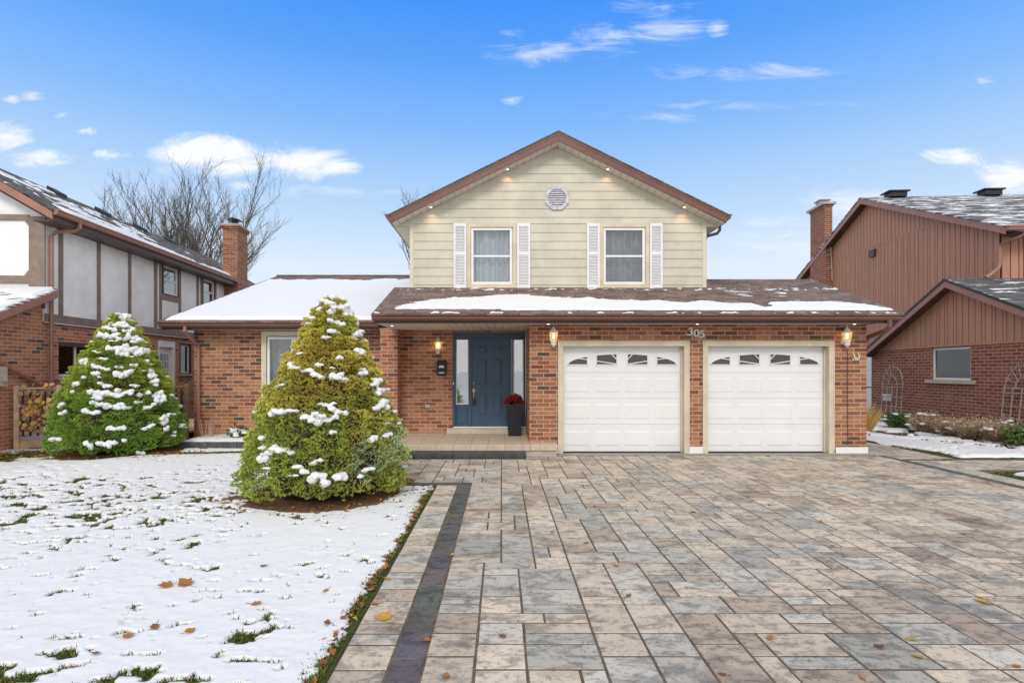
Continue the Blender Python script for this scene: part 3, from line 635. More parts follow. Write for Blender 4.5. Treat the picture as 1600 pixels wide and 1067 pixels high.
for i, (c0, c1, f0, f1) in enumerate(((-.79,.339,-.70,.239), (2.228,3.352,2.307,3.257))):
    mb = MB(front(DY)); ring(mb, c0, c1, 3.513, 4.972, .085, -.035, 0); mb.box(c0-.01, c1+.01, -.05, 0, 3.495, 3.53)
    w = window(front(DY), f0+.003, f1-.003, 3.596, 4.877, H, 1, 2, fw=.055, glass=GLASS, curt=CURT if i == 0 else CURTD, d=-.012, seed=i, mid=.045)
    w['label'] = 'double-hung window with pale curtains' if i == 0 else 'double-hung window with dark curtains'
    mb.build('casing', CASING, w, bevel=.003)
for x0, x1 in ((-1.09,-.80), (.345,.645), (1.93,2.222), (3.358,3.645)): shutter(x0, x1, 3.50, 4.972, DY-.016, H)
# gable roof
mb = MB(); yb = 21.3
for sx in (-1, 1):
    e = AX+sx*3.76; a = [(AX, 12.56, AZ+.01), (e, 12.56, AZ+.01-SG*3.76), (e, yb, AZ+.01-SG*3.76), (AX, yb, AZ+.01)]; slab(mb, a if sx < 0 else a[::-1], .035)
mb.build('gable_roof', SH_SIDE, H)
mb = MB()
for sx in (-1, 1):
    e = AX+sx*3.72; ez = AZ-.03-SG*3.72
    mb.prism([(AX, 12.58, AZ-.03), (e, 12.58, ez), (e, 12.58, ez-.165), (AX, 12.58, AZ-.215)], (0, .03, 0))
    mb.prism([(AX, 12.572, AZ-.028), (e+sx*.01, 12.572, ez+.002), (e+sx*.01, 12.572, ez-.05), (AX, 12.572, AZ-.08)], (0, .008, 0))
    x0 = AX+sx*3.69; mb.box(min(x0, x0+sx*.03), max(x0, x0+sx*.03), 12.612, yb-.05, ez-.16, ez+.01)
mb.build('rake_board', BROWN, H)
for sx in (-1, 1): mb = MB(); gutter(mb, 12.60, 21.2, AX+sx*3.725, 4.985, -sx, 'y'); mb.build('eave_gutter', BROWN, H)
mb = MB(); mb.tube([(5.04,13.15,4.99),(5.04,13.15,4.88),(4.98,13.15,4.80),(4.74,13.15,4.74),(4.70,13.15,4.65),(4.70,13.15,3.6)], .035, 6); mb.build('downspout', BROWN, H, label='short brown downspout under the right eave of the gable')
mb = MB()
for sx in (-1, 1):
    e = AX+sx*3.68; ez = AZ-SG*3.68
    mb.prism([(AX, 12.612, AZ-.20), (e, 12.612, ez-.20), (e, 12.612, ez-.22), (AX, 12.612, AZ-.22)], (0, DY-12.60, 0))
mb.build('rake_soffit', soffit_mat('soffit_rake', 0), H)
for a_, b_ in ((-2.44, -2.08), (4.64, 4.95)): mb = MB(); mb.box(a_, b_, DY, 21, 4.90, 4.925); mb.build('eave_soffit', SOFY, H)
for a_, b_ in ((-2.41, -2.08), (4.64, 4.93)): mb = MB(front(DY)); mb.box(a_, b_, -.004, .026, 4.90, 4.97); mb.build('eave_return', TRIMC, H)
# vent
vx, vz, vr = 1.252, 5.545, .285
mb = MB(front(DY)); o8 = [(vx+vr*math.cos(R(22.5+45*k)), vz+vr*math.sin(R(22.5+45*k))) for k in range(8)]; i8 = [(vx+.215*math.cos(R(22.5+45*k)), vz+.215*math.sin(R(22.5+45*k))) for k in range(8)]
for k in range(8):
    a, b, c, e = o8[k], o8[(k+1) % 8], i8[(k+1) % 8], i8[k]; mb.prism([(a[0],-.05,a[1]),(b[0],-.05,b[1]),(c[0],-.05,c[1]),(e[0],-.05,e[1])], (0,.048,0))
for k in range(8):
    zz = vz-.19+k*.05; hw = min(.20, .30-abs(zz+.02-vz)*.75) ; mb.add([(vx-hw,-.042,zz),(vx+hw,-.042,zz),(vx+hw,-.022,zz+.036),(vx-hw,-.022,zz+.036),(vx-hw,-.03,zz-.003),(vx+hw,-.03,zz-.003)], [(0,1,2,3),(0,4,5,1)])
vt = mb.build('gable_vent', plain('vent_paint', (.56,.56,.62), .6, 22, .35, .3), H)
mb = MB(front(DY)); mb.prism([(p[0], -.018, p[1]) for p in i8], (0, .012, 0)); mb.build('vent_screen', BMETAL, vt)
for x in (.132, 2.378, -1.59, 4.10):
    z = AZ-.222-SG*abs(x-AX); downlight(H, x, 12.77, z+.004); l = lamp_light('soffit_light', (x, 12.78, z-.06), 2.4, (1,.62,.28), .02, 120); l.rotation_euler = (R(12), 0, 0)
for x, y in ((.90, 11.0), (3.78, 11.0), (6.82, 11.0), (-2.2, 11.4)): downlight(H, x, y, WT+.002)
# front door set
mb = MB(front(DY+.05)); wall(mb, -1.115, .545, .362, 2.50, .09, [(-.70,.233,.365,2.37), (-1.05,-.757,.864,2.35), (.262,.50,.864,2.35)])
mb.box(-1.118, -1.065, -.07, -.001, .363, 2.502); mb.box(-.757, -.70, -.025, -.001, .363, 2.41); mb.box(.233, .262, -.025, -.001, .363, 2.41); mb.box(-1.065, .545, -.05, -.001, 2.40, 2.502); mb.box(-1.065,.545,-.03,-.001,2.365,2.40)
frus(mb, -1.03, -.78, .42, .82, -.001, -.012, .02)
mb.build('door_frame', NAVY, H, bevel=.003)
mb = MB(front(DY+.07)); wall(mb, -.697, .230, .367, 2.367, .05)
for p, q in ((-.555,-.325),(-.205,.022)):
    for a, b in ((2.03,2.21),(1.30,1.915),(.595,1.12)):
        # recessed moulding ring with a raised field
        ring(mb, p, q, a, b, .022, -.009, 0); frus(mb, p+.035, q-.035, a+.035, b-.035, -.0, -.010, .02)
dr = mb.build('front_door', NAVY, H, bevel=.002)
mb = MB(front(DY+.07)); mb.lathe((-.637, -.02, 1.349), [(.028,-.01),(.03,0),(.028,.01)], 14); mb.build('deadbolt', BRASS, dr); mb = MB(front(DY+.07)); mb.box(-.665, -.609, -.014, 0, 1.14, 1.225); mb.tube([(-.637,-.012,1.215),(-.637,-.05,1.20),(-.60,-.055,1.195)], .009, 8)
mb.tube([(-.637,-.012,1.15),(-.637,-.055,1.13),(-.637,-.06,1.0),(-.637,-.012,.93)], .011, 8); mb.build('handle', BRASS, dr, bevel=.003)
mb = MB(front(DY+.07)); mb.box(-.672, -.602, -.05, -.012, .86, .95); mb.tube([(-.66,-.03,.94),(-.66,-.03,1.03),(-.614,-.03,1.03),(-.614,-.03,.94)], .006, 6); mb.build('lock_box', BMETAL, dr, bevel=.004)
for p, q in ((-1.05,-.757), (.262,.50)):
    mb = MB(front(DY+.05)); ring(mb, p+.002, q-.002, .866, 2.348, .022, -.01, .04); s = mb.build('sidelight', WHITE, H, bevel=.003)
    mb = MB(front(DY+.05)); mb.box(p+.024, q-.024, .015, .02, .888, 2.326); mb.build('pane', GLASSB, s)
    mb = MB(front(DY+.05)); n = 30
    for k in range(n): zz = .89+1.43*k/n; mb.add([(p+.02,.05,zz),(q-.02,.05,zz),(q-.02,.065,zz+.046),(p+.02,.065,zz+.046)], [(0,1,2,3)])
    mb.build('blind', BLIND, s)
# wing window
cx0, cx1 = -5.46, -3.43
mb = MB(front(DY)); ring(mb, cx0, cx1, .70, 2.53, .11, -.03, .02); 
w = window(front(DY), cx0+.115, cx1-.115, .82, 2.405, H, 3, 1, fw=.055, curt=CURTD, d=.02, mid=.10, seed=4, label='casement window with pale curtains behind the cone spruce'); mb.build('casing', CASING, w, bevel=.004)
mb = MB(front(DY)); mb.box(cx0-.12, cx1+.12, -.07, .01, .625, .70); mb.build('sill', CONC, w, bevel=.006)
# small things on the walls
mb = MB(front(DY)); mb.box(-1.47,-1.25,-.11,-.001,1.53,1.84); mb.prism([(-1.475,-.12,1.80),(-1.475,0,1.87),(-1.475,0,1.84),(-1.475,-.12,1.785)], (.23,0,0)); mbx = mb.build('mailbox', BMETAL, H, bevel=.006)
mb = MB(front(DY)); mb.box(-1.42,-1.30,-.114,-.108,1.575,1.60); mb.build('name_strip', WHITE, mbx); mb = MB(front(DY)); mb.prism([(-1.415,-.114,1.70),(-1.305,-.114,1.70),(-1.305,-.114,1.735),(-1.33,-.114,1.75),(-1.345,-.114,1.735),(-1.36,-.114,1.765),(-1.375,-.114,1.735),(-1.39,-.114,1.75),(-1.415,-.114,1.735)], (0,.006,0)); mb.build('emblem', WHITE, mbx)
mb = MB(front(DY)); mb.box(-1.108,-1.085,-.05,-.02,1.32,1.38); mb.build('doorbell', WHITE, H)
mb = MB(front(DY)); mb.box(-1.745,-1.635,-.02,-.001,.79,.865); mb.build('outlet_cover', CONC, H, bevel=.004)
lantern(H, -1.431, DY, 2.215, .95, 'lit white lantern beside the mailbox', 8.0)
lantern(H, 1.017, GY, 2.32, 1.0, 'lit white lantern left of the garage doors', 7.0)
lantern(H, 6.78, GY, 2.32, 1.0, 'lit white lantern right of the garage doors', 7.0)
# house number 305
def stroke(mb, pts, w, y, tilt, cx, cz, s):
    P = []
    n = len(pts); q = []
    for i in range(n-1):
        for k in range(5):
            t = k/5; p0 = pts[max(i-1, 0)]; p1 = pts[i]; p2 = pts[i+1]; p3 = pts[min(i+2, n-1)]
            q.append(tuple(.5*((2*p1[j])+(-p0[j]+p2[j])*t+(2*p0[j]-5*p1[j]+4*p2[j]-p3[j])*t*t+(-p0[j]+3*p1[j]-3*p2[j]+p3[j])*t**3) for j in range(3)))
    q.append(pts[-1])
    path = [(cx+(a+b*tilt)*s, y, cz+b*s) for a, b, _ in q]; mb.tube(path, [c*w for _, _, c in q], 6)
mb = MB(); yy = GY-.012
stroke(mb, [(-.32,.30,.8),(-.1,.48,.7),(.18,.44,1),(.24,.26,1.1),(.05,.06,.6),(.26,-.08,1.1),(.30,-.30,1.2),(.05,-.48,.8),(-.22,-.44,.8),(-.34,-.32,1.3)], .016, yy, .16, 3.735, 2.409, .135)
mb.build('house_digit', WHITE, H)
mb = MB(); stroke(mb, [(0,.5,.6),(-.22,.34,1.1),(-.30,0,1.3),(-.22,-.34,1.1),(0,-.5,.6),(.22,-.34,1.1),(.30,0,1.3),(.22,.34,1.1),(0,.5,.6)], .016, yy, .03, 3.863, 2.385, .135)
mb.build('house_digit', WHITE, H)
mb = MB(); stroke(mb, [(.34,.50,.9),(-.10,.46,.9),(-.12,.44,.7),(-.18,.10,.7),(.06,.16,.8),(.30,.0,1.2),(.28,-.30,1.2),(.02,-.48,.8),(-.20,-.44,.8),(-.34,-.32,1.3)], .016, yy, .12, 3.965, 2.362, .135)
mb.build('house_digit', WHITE, H)
mb = MB(); mb.tube([(6.98,GY-.005,1.98),(6.98,GY-.05,1.90),(7.0,GY-.07,1.85),(7.04,GY-.07,1.85),(7.07,GY-.05,1.90),(7.07,GY-.005,1.98)], .014, 6); mb.box(6.965,7.085,GY-.012,GY-.001,1.84,1.90); mb.build('hose_hook', CASING, H)
mb = MB(); mb.tube([(6.86,GY-.012,2.05),(6.86,GY-.012,1.2),(6.865,GY-.012,.15)], .006, 5); mb.build('wall_cable', BROWND, H)

# loose things by the entrance
mb = MB(); mb.box(-2.2, .455, 10.58, 10.858, 0, .112)
bm = None
o = mb.build('entrance_step', SLATE, None, bevel=.012); centre(o); tag(o, 'long low dark slate step in front of the tiled porch', 'step')
PX, PY = .275, 12.44
pr = root('planter', 'tall tapered black square planter standing right of the front door', 'planter', (PX, PY, .222))
mb = MB()
def sq(r, z): return [(PX-r,PY-r,.222+z),(PX+r,PY-r,.222+z),(PX+r,PY+r,.222+z),(PX-r,PY+r,.222+z)]
P = sq(.13,0)+sq(.19,.68)+sq(.165,.68)+sq(.16,.62)
mb.add(P, [(3,2,1,0)]+[(a+i, a+(i+1) % 4, a+4+(i+1) % 4, a+4+i) for a in (0,4,8) for i in range(4)]+[(12,13,14,15)]); mb.build('pot', BLACK, pr, bevel=.004)
mb = MB(); mb.box(PX-.158, PX+.158, PY-.158, PY+.158, .222+.622, .222+.64); mb.build('potting_soil', SOILM, pr)

# ------------------------------------------------------------------ foliage tools (numpy)
rng = np.random.default_rng(11)
def blades(P, D, L, W, col, jit=.0, seg=1, bend=0.0, tipcol=None):
    """thin quads: P base (n,3), D unit dirs (n,3), L length (n), W width (n)"""
    n = len(P); rv = rng.normal(size=(n, 3)); S = np.cross(D, rv); S /= np.linalg.norm(S, axis=1, keepdims=True)+1e-9
    W = np.broadcast_to(np.asarray(W), (n,)); L = np.broadcast_to(np.asarray(L), (n,))
    a = P-S*W[:, None]*.5; b = P+S*W[:, None]*.5; T = P+D*L[:, None]; m = P+D*L[:, None]*.55
    c = T+S*W[:, None]*.15; dd = T-S*W[:, None]*.15
    V = np.stack([a, b, m+S*W[:, None]*.6, c, dd, m-S*W[:, None]*.6], 1).reshape(-1, 3)
    i = np.arange(n)[:, None]*6; Fq = np.concatenate([i+np.array([0,1,2,5]), i+np.array([5,2,3,4])], 1).reshape(-1, 4)
    cc = np.repeat(col, 8, axis=0) if tipcol is None else np.stack([col, col, (col+tipcol)/2, (col+tipcol)/2, (col+tipcol)/2, (col+tipcol)/2, tipcol, tipcol], 1).reshape(-1, 4)
    return V, Fq, cc
def joinarr(lst):
    V = []; Fq = []; C = []; o = 0
    for v, f, c in lst: V.append(v); Fq.append(f+o); C.append(c); o += len(v)
    return np.concatenate(V), np.concatenate(Fq), np.concatenate(C)
def rgba(c, n, var=.1, a=1.0):
    c = np.array(c)[None, :]*(1+var*rng.normal(size=(n, 1))); c = c*(1+.35*var*rng.normal(size=(n, 3)))
    return np.concatenate([np.clip(c, .004, .9), np.full((n, 1), a)], 1)
# chrysanthemum in the planter
ch = root('chrysanthemum', 'round dark red chrysanthemum growing in the tall black planter', 'flowers', (PX, PY, .86))
n = 260; th = rng.uniform(0, 6.28, n); ph = rng.uniform(.0, 1.45, n); dirs = np.stack([np.cos(th)*np.sin(ph), np.sin(th)*np.sin(ph), np.cos(ph)], 1); C0 = np.array([PX, PY, .88])
FP = C0+dirs*np.array([.25,.25,.21])*rng.uniform(.8, 1.0, (n, 1))
lst = []
for k in range(14):
    dd = dirs+rng.normal(size=(n, 3))*.75; dd /= np.linalg.norm(dd, axis=1, keepdims=True)
    lst.append(blades(FP, dd, .028, .013, rgba((.24,.02,.035), n, .3), tipcol=rgba((.36,.04,.05), n, .3)))
V, Q, C = joinarr(lst); arrmesh('flower_heads', V, Q, LEAFM, C, parent=ch)
n = 900; th = rng.uniform(0, 6.28, n); ph = rng.uniform(.3, 2.0, n); dirs = np.stack([np.cos(th)*np.sin(ph), np.sin(th)*np.sin(ph), np.cos(ph)], 1)
V, Q, C = blades(C0+dirs*rng.uniform(.05,.16,(n,1)), dirs, .06, .022, rgba((.07,.11,.03), n, .3)); arrmesh('leaves', V, Q, LEAFM, C, parent=ch)
# ------------------------------------------------------------------ ground
mb = MB(); mb.poly([(-300,-300,-.035),(300,-300,-.035),(300,300,-.035),(-300,300,-.035)]); struct(mb.build('ground', FIELD, None, fix=False))
mb = MB(); mb.poly([(-.93,-3,-.003),(11.5,-3,-.003),(11.5,13.6,-.003),(-.93,13.6,-.003)]); mb.poly([(-3.4,8.1,-.003),(-.93,8.1,-.003),(-.93,10.7,-.003),(-3.4,10.7,-.003)]); struct(mb.build('driveway_bed', JOINT, None, fix=False))
mb = MB(); mb.poly([(-30,-3,.004),(-.93,-3,.004),(-.93,8.1,.004),(-3.4,8.1,.004),(-3.4,12.93,.004),(-7.0,12.93,.004),(-7.0,30,.004),(-30,30,.004)]); struct(mb.build('lawn', LAWN, None, fix=False))
# pavers: random ashlar packing on a 0.145 m module, every stone a bevelled slab
prs = random.Random(5)
TAN = [(.48,.415,.345),(.43,.37,.31),(.52,.455,.38),(.36,.30,.25),(.48,.42,.355),(.50,.44,.37)]; GREY = [(.39,.375,.345),(.44,.42,.385),(.345,.335,.31),(.46,.435,.39)]
pm = MB(); U = .145; OX, OY = -.44, -1.5
def stone(x0, x1, y0, y1, col=None, g=.0052):
    if col is None:
        cy = fb((x0+x1)/2, (y0+y1)/2); col = prs.choice(GREY) if prs.random() < .08+.36*cy else prs.choice(TAN)
        k = 1.05+prs.uniform(-.14,.10); col = tuple(c*k for c in col)
    r = prs.random(); b = .006; z = prs.uniform(-.0015,.0015); zs_ = [z+prs.uniform(-.001,.001) for _ in range(4)]
    w = lambda: prs.uniform(-.0015,.0015)
    X0, X1, Y0, Y1 = x0+g+w(), x1-g+w(), y0+g+w(), y1-g+w()
    o = [(X0,Y0),(X1,Y0),(X1,Y1),(X0,Y1)]; i = [(X0+b,Y0+b),(X1-b,Y0+b),(X1-b,Y1-b),(X0+b,Y1-b)]
    vs = [(p[0],p[1],-.03) for p in o]+[(p[0],p[1],z-.006) for p in o]+[(p[0],p[1],zs_[k]) for k, p in enumerate(i)]
    pm.add(vs, [(8,9,10,11)]+[(a+k, a+(k+1) % 4, a+4+(k+1) % 4, a+4+k) for a in (0,4) for k in range(4)], (*col, r))
def fb(x, y): return float(vn(np.array([x*.45+3]), np.array([y*.45]), 77)[0])
def inreg(i, j):
    x = OX+(i+.5)*U; y = OY+(j+.5)*U
    if y > 10.56 and x < .49: return False
    if x < -.44: return (-3.35 < x) and (8.36 < y < 10.56)
    if x < 7.23: return y < 11.03
    if x < 7.42: return 11.0 < y < 13.3
    if y > 10.6: return x < 8.45 and y < 13.4
    return False
free = {(i, j) for i in range(-22, 62) for j in range(0, 103) if inreg(i, j)}
sizes = [(2,3),(3,2),(3,2),(2,2),(2,1),(3,1),(2,2),(1,2),(3,2),(2,3),(3,1),(3,3),(2,1)]
for j in range(0, 103):
    for i in range(-22, 62):
        if (i, j) not in free: continue
        opts = sizes[:]; prs.shuffle(opts)
        for (a, b) in opts+[(1,2),(2,1),(1,1)]:
            if all((i+p, j+q) in free for p in range(a) for q in range(b)):
                # do not leave single-cell slivers beside the stone
                if (a, b) != (1,1) and (i+a, j) in free and (i+a+1, j) not in free and prs.random() < .8: continue
                for p in range(a):
                    for q in range(b): free.discard((i+p, j+q))
                stone(OX+i*U, OX+(i+a)*U, OY+j*U, OY+(j+b)*U); break
        else:
            free.discard((i, j)); stone(OX+i*U, OX+(i+1)*U, OY+j*U, OY+(j+1)*U)
DK = [(.098,.10,.105),(.11,.112,.115),(.088,.09,.096)]
def dk(): return tuple(c*prs.uniform(.9,1.15) for c in prs.choice(DK))
y = -1.5
while y < 8.14: y1 = min(y+.365, 8.16); stone(-.63, -.44, y, y1, dk()); y = y1
x = -3.35
while x < -.45: x1 = min(x+.365, -.44); stone(x, x1, 8.165, 8.36, dk()); x = x1
y = -1.5
while y < 10.4: y1 = min(y+.365, 10.5); stone(7.23, 7.42, y, y1, dk()); y = y1
x = 7.42
while x < 11.3: stone(x, x+.365, 10.41-.0*(x-7), 10.59, dk()); x += .365
y = -1.5
while y < 8.1:
    y1 = y+prs.choice([.145,.29,.29,.36,.22]); y1 = 8.16 if y1 > 8.0 else y1; stone(-.93, -.63, y, y1); y = y1
y = -1.5
while y < 10.3:
    y1 = min(y+prs.choice([.145,.29,.29,.36]), 10.41); stone(7.42, 7.80, y, y1)
    if y > 9.15:
        x = 7.80
        while x < 11.2: x1 = x+prs.choice([.29,.43,.43]); stone(x, x1, y, y1); x = x1
    y = y1
struct(pm.build('driveway', PAVER, None, fix=False))
mb = MB(); mb.box(1.08, 7.23, 11.04, 11.29, -.03, .001); struct(mb.build('garage_apron', APRON, None, bevel=.004))
mb = MB(); mb.box(.47, 1.07, 10.93, 10.88+.01, -.03, .002)

# ------------------------------------------------------------------ lawn snow
BA = (-2.39, 7.62); BB = (-7.78, 11.55)
def lawn_h(X, Y):
    n0 = fbm(X*.55, Y*.55, 40, 3); n1 = fbm(X*3.2, Y*4.2, 41, 4); n2 = fbm(X*11, Y*15, 45, 3); n3 = fbm(X*26, Y*30, 49, 2); n4 = fbm(X*1.3, Y*1.5, 52, 3)
    # amount of thaw: patchy towards the foreground centre and mid left, smooth between
    thaw = .40*np.exp(-(((X+1.75)/.7)**2+((Y-2.5)/.42)**2)) + .34*np.exp(-(((X+2.7)/.9)**2+((Y-2.75)/.40)**2)) + .22*np.exp(-(((X+3.9)/1.6)**2+((Y-6.7)/.8)**2)) + .22*np.exp(-(((X+7.0)/3.2)**2+((Y-8.0)/1.3)**2)) + .17*np.exp(-(((X+6.5)/2.0)**2+((Y-5.6)/1.0)**2))
    hole = np.maximum(0, n2*.62+n1*.38-(.645-thaw*.64))
    h = .026+.035*(n0-.5)+.020*(n1-.5)+.010*(n2-.5)+.003*(n3-.5)-hole*2.4
    # edges
    e = np.minimum(-.985+.14*(n1-.5)+.10*(n2-.5)-X, 60)
    back = np.where(X > -3.45, 8.03+.06*(n2-.5)-Y, 60); e = np.minimum(e, back)
    bed = np.where(X > -6.95, 11.82-Y+.05*(n2-.5), 60); e = np.minimum(e, bed)
    h = np.where(e < 0, -.02, np.minimum(h, np.sqrt(np.maximum(e, 0))*.2-.004))
    # bare rings below the two spruces
    for (bx, by), r, k in ((BA, 1.08, 1), (BB, 1.18, 1)):
        dd = np.hypot((X-bx), (Y-by))-r-.30*(n4-.5)*2-.16*(n1-.5); h = np.minimum(h, np.maximum(-.02, dd*.35))
    # thawed strip with leaves before the raised bed
    st = np.exp(-((Y-(11.25+.12*(X+6)))/.22)**2)*(X > -6.9)*.13; h = h-np.maximum(0, st*(n1+.55)-.045)
    lf = np.exp(-(((X+9.6)/1.2)**2+((Y-10.9)/.8)**2)); h = h-lf*.12*np.maximum(0, n1-.35)*2
    return np.maximum(h, -.02)
ys = [1.5]
while ys[-1] < 12.9: ys.append(ys[-1]*1.0042+.0008)
ys = np.array(ys); ys = np.concatenate([np.arange(-2.5, 1.5, .06), ys]); xs = np.concatenate([np.arange(-16, -9, .06), np.arange(-9, -4.5, .026), np.arange(-4.5, -.93, .015)])
Xg, Yg = np.meshgrid(xs, ys); Hg = lawn_h(Xg, Yg); 
Pg = np.stack([Xg, Yg, Hg+.004], -1).reshape(-1, 3); idx = np.arange(Pg.shape[0]).reshape(Xg.shape); q = np.stack([idx[:-1,:-1], idx[:-1,1:], idx[1:,1:], idx[1:,:-1]], -1).reshape(-1, 4)
q = q[(Hg.ravel()[q] > -.012).any(1)]; us = np.unique(q); rm = np.full(len(Pg), -1); rm[us] = np.arange(len(us))
sn = arrmesh('lawn_snow', Pg[us], rm[q], SNOW, smooth=True); tag(sn, kind='structure')
# mulch rings
for nm, (bx, by), r in (('mulch', BA, 1.36), ('mulch', BB, 1.42)):
    mb = MB(); pts = [(bx+r*(1+.06*math.sin(k*1.7)+.04*math.sin(k*3.1))*math.cos(k*math.pi/18), by+r*(1+.06*math.sin(k*1.7))*math.sin(k*math.pi/18), .012) for k in range(36)]; mb.poly(pts); mb.poly([(bx, by, .02)]*0 or pts) if 0 else None
    struct(mb.build(nm, MULCH, None, fix=False))
# right-hand lawn strip, bed and their snow
def xedge(Y): return 8.52+.0*Y
BED = lambda Y: 8.95+(14.1-Y)*.62          # front edge of the neighbour's bed
mb = MB(); mb.poly([(8.45,10.6,.003),(14,10.6,.003),(14,30,.003),(8.45,30,.003)]); mb.poly([(7.81,-3,.003),(30,-3,.003),(30,9.15,.003),(7.81,9.15,.003)]); mb.poly([(7.25,13.5,.003),(8.45,13.5,.003),(8.45,30,.003),(7.25,30,.003)]); mb.poly([(14,9.15,.003),(30,9.15,.003),(30,30,.003),(14,30,.003)])
struct(mb.build('side_lawn', LAWN, None, fix=False))
mb = MB(); mb.poly([(BED(10.6)+.02,10.6,.02),(12.5,10.6,.02),(12.5,19,.02),(8.9,19,.02),(8.93,14.1,.02)]); struct(mb.build('bed_soil', SOILM, None, fix=False))
def right_h(X, Y):
    n1 = fbm(X*3, Y*3, 61, 4); n2 = fbm(X*12, Y*12, 65, 3); n0 = fbm(X*.8, Y*.8, 66, 3)
    b = X-BED(Y)
    h = np.where(b < 0, .05+.05*(n0-.5)+.03*(n1-.5)-np.maximum(0, n1*.5+n2*.5-.60)*.9, .055+.05*(n0-.5)-np.maximum(0, n1-.46)*.75)
    h = h-.07*np.exp(-((b+.03)/.06)**2)
    e = np.minimum(X-8.5-.10*(n1-.5)-.14*np.sin(Y*1.3), Y-10.72-.15*(n1-.5)); h = np.minimum(h, np.sqrt(np.maximum(e, 0))*.22-.008)
    h = np.where(e < 0, -.02, h)
    return h+np.where(b > 0, .018, 0)*(h > 0)
snowfield('side_snow', lambda U, V, h: (U, V, h+.004), 8.4, 12.4, 10.6, 18, .03, .03, right_h)['kind'] = 'structure'
def right2_h(X, Y):
    n1 = fbm(X*3, Y*3, 71, 4); e = np.minimum(X-8.0-.15*(n1-.5), 9.0-Y-.1*(n1-.5)); return np.where(e < 0, -.02, np.minimum(.07+.04*(n1-.5), np.sqrt(np.maximum(e, 0))*.2-.008))
snowfield('side_snow', lambda U, V, h: (U, V, h+.004), 7.8, 14, 3, 9.2, .04, .04, right2_h)['kind'] = 'structure'

# grass blades in the thawed places and along the kerbs (one uncountable mass)
G = []
n = 260000; X = rng.uniform(-10.5, -1.0, n); Y = rng.uniform(1.6, 12, n)**1.0; hh = lawn_h(X, Y); dA = np.hypot(X-BA[0], Y-BA[1]); dB = np.hypot(X-BB[0], Y-BB[1])
k = (hh < .004) & (dA > 1.15) & (dB > 1.25) & ~((X > -3.45) & (Y > 8.05)) & ~((X > -6.9) & (Y > 11.85)) & ~((X < -9.9) & (Y > 9.5)); X = X[k]; Y = Y[k]
n2_ = 60000; X2 = rng.uniform(-5.5, -1.0, n2_); Y2 = rng.uniform(1.6, 4.2, n2_); k = lawn_h(X2, Y2) < .004; X = np.concatenate([X, X2[k]]); Y = np.concatenate([Y, Y2[k]])
# fringe beside the driveway
nf = 24000; Xf = -.965-np.abs(rng.normal(0, .05, nf))-.025*np.sin(rng.uniform(0,1,nf)*0); Yf = rng.uniform(-1.0, 8.1, nf); kf = fbm(Xf*6, Yf*2.5, 90, 3)+rng.uniform(-.1,.1,nf) > .44; Xf = Xf[kf]; Yf = Yf[kf]
na = 1500; Xk = rng.uniform(-3.3, -.95, na); Yk = 8.07-np.abs(rng.normal(0, .03, na))
nr = 7000; Yr = rng.uniform(10.7, 15.0, nr); Xr = 8.5+np.abs(rng.normal(0, .07, nr))+.14*np.sin(Yr*1.3); kr = fbm(Xr*4, Yr*2, 91, 3) > .47; Xr = Xr[kr]; Yr = Yr[kr]
nq = 5000; Xq = 7.88+np.abs(rng.normal(0, .09, nq)); Yq = rng.uniform(3, 9.1, nq); nw = 3000; Xw = rng.uniform(7.9, 12, nw); Yw = 9.1-np.abs(rng.normal(0, .05, nw))
X = np.concatenate([X, Xf, Xk, Xr, Xq, Xw]); Y = np.concatenate([Y, Yf, Yk, Yr, Yq, Yw]); n = len(X)
D = np.stack([rng.normal(0, .7, n), rng.normal(0, .7, n), np.ones(n)*.8], 1); D /= np.linalg.norm(D, axis=1, keepdims=True)
L = rng.uniform(.018, .042, n); dry = rng.random(n) < .25
c1 = rgba((.05,.085,.018), n, .3); c1[dry] = rgba((.26,.19,.07), int(dry.sum()), .25)
V, Q, C = blades(np.stack([X, Y, np.full(n, .004)], 1), D, L, .0045, c1, tipcol=np.clip(c1*np.array([1.6,1.5,1.2,1]), 0, 1)); tag(arrmesh('grass', V, Q, GRASSB, C), kind='stuff')

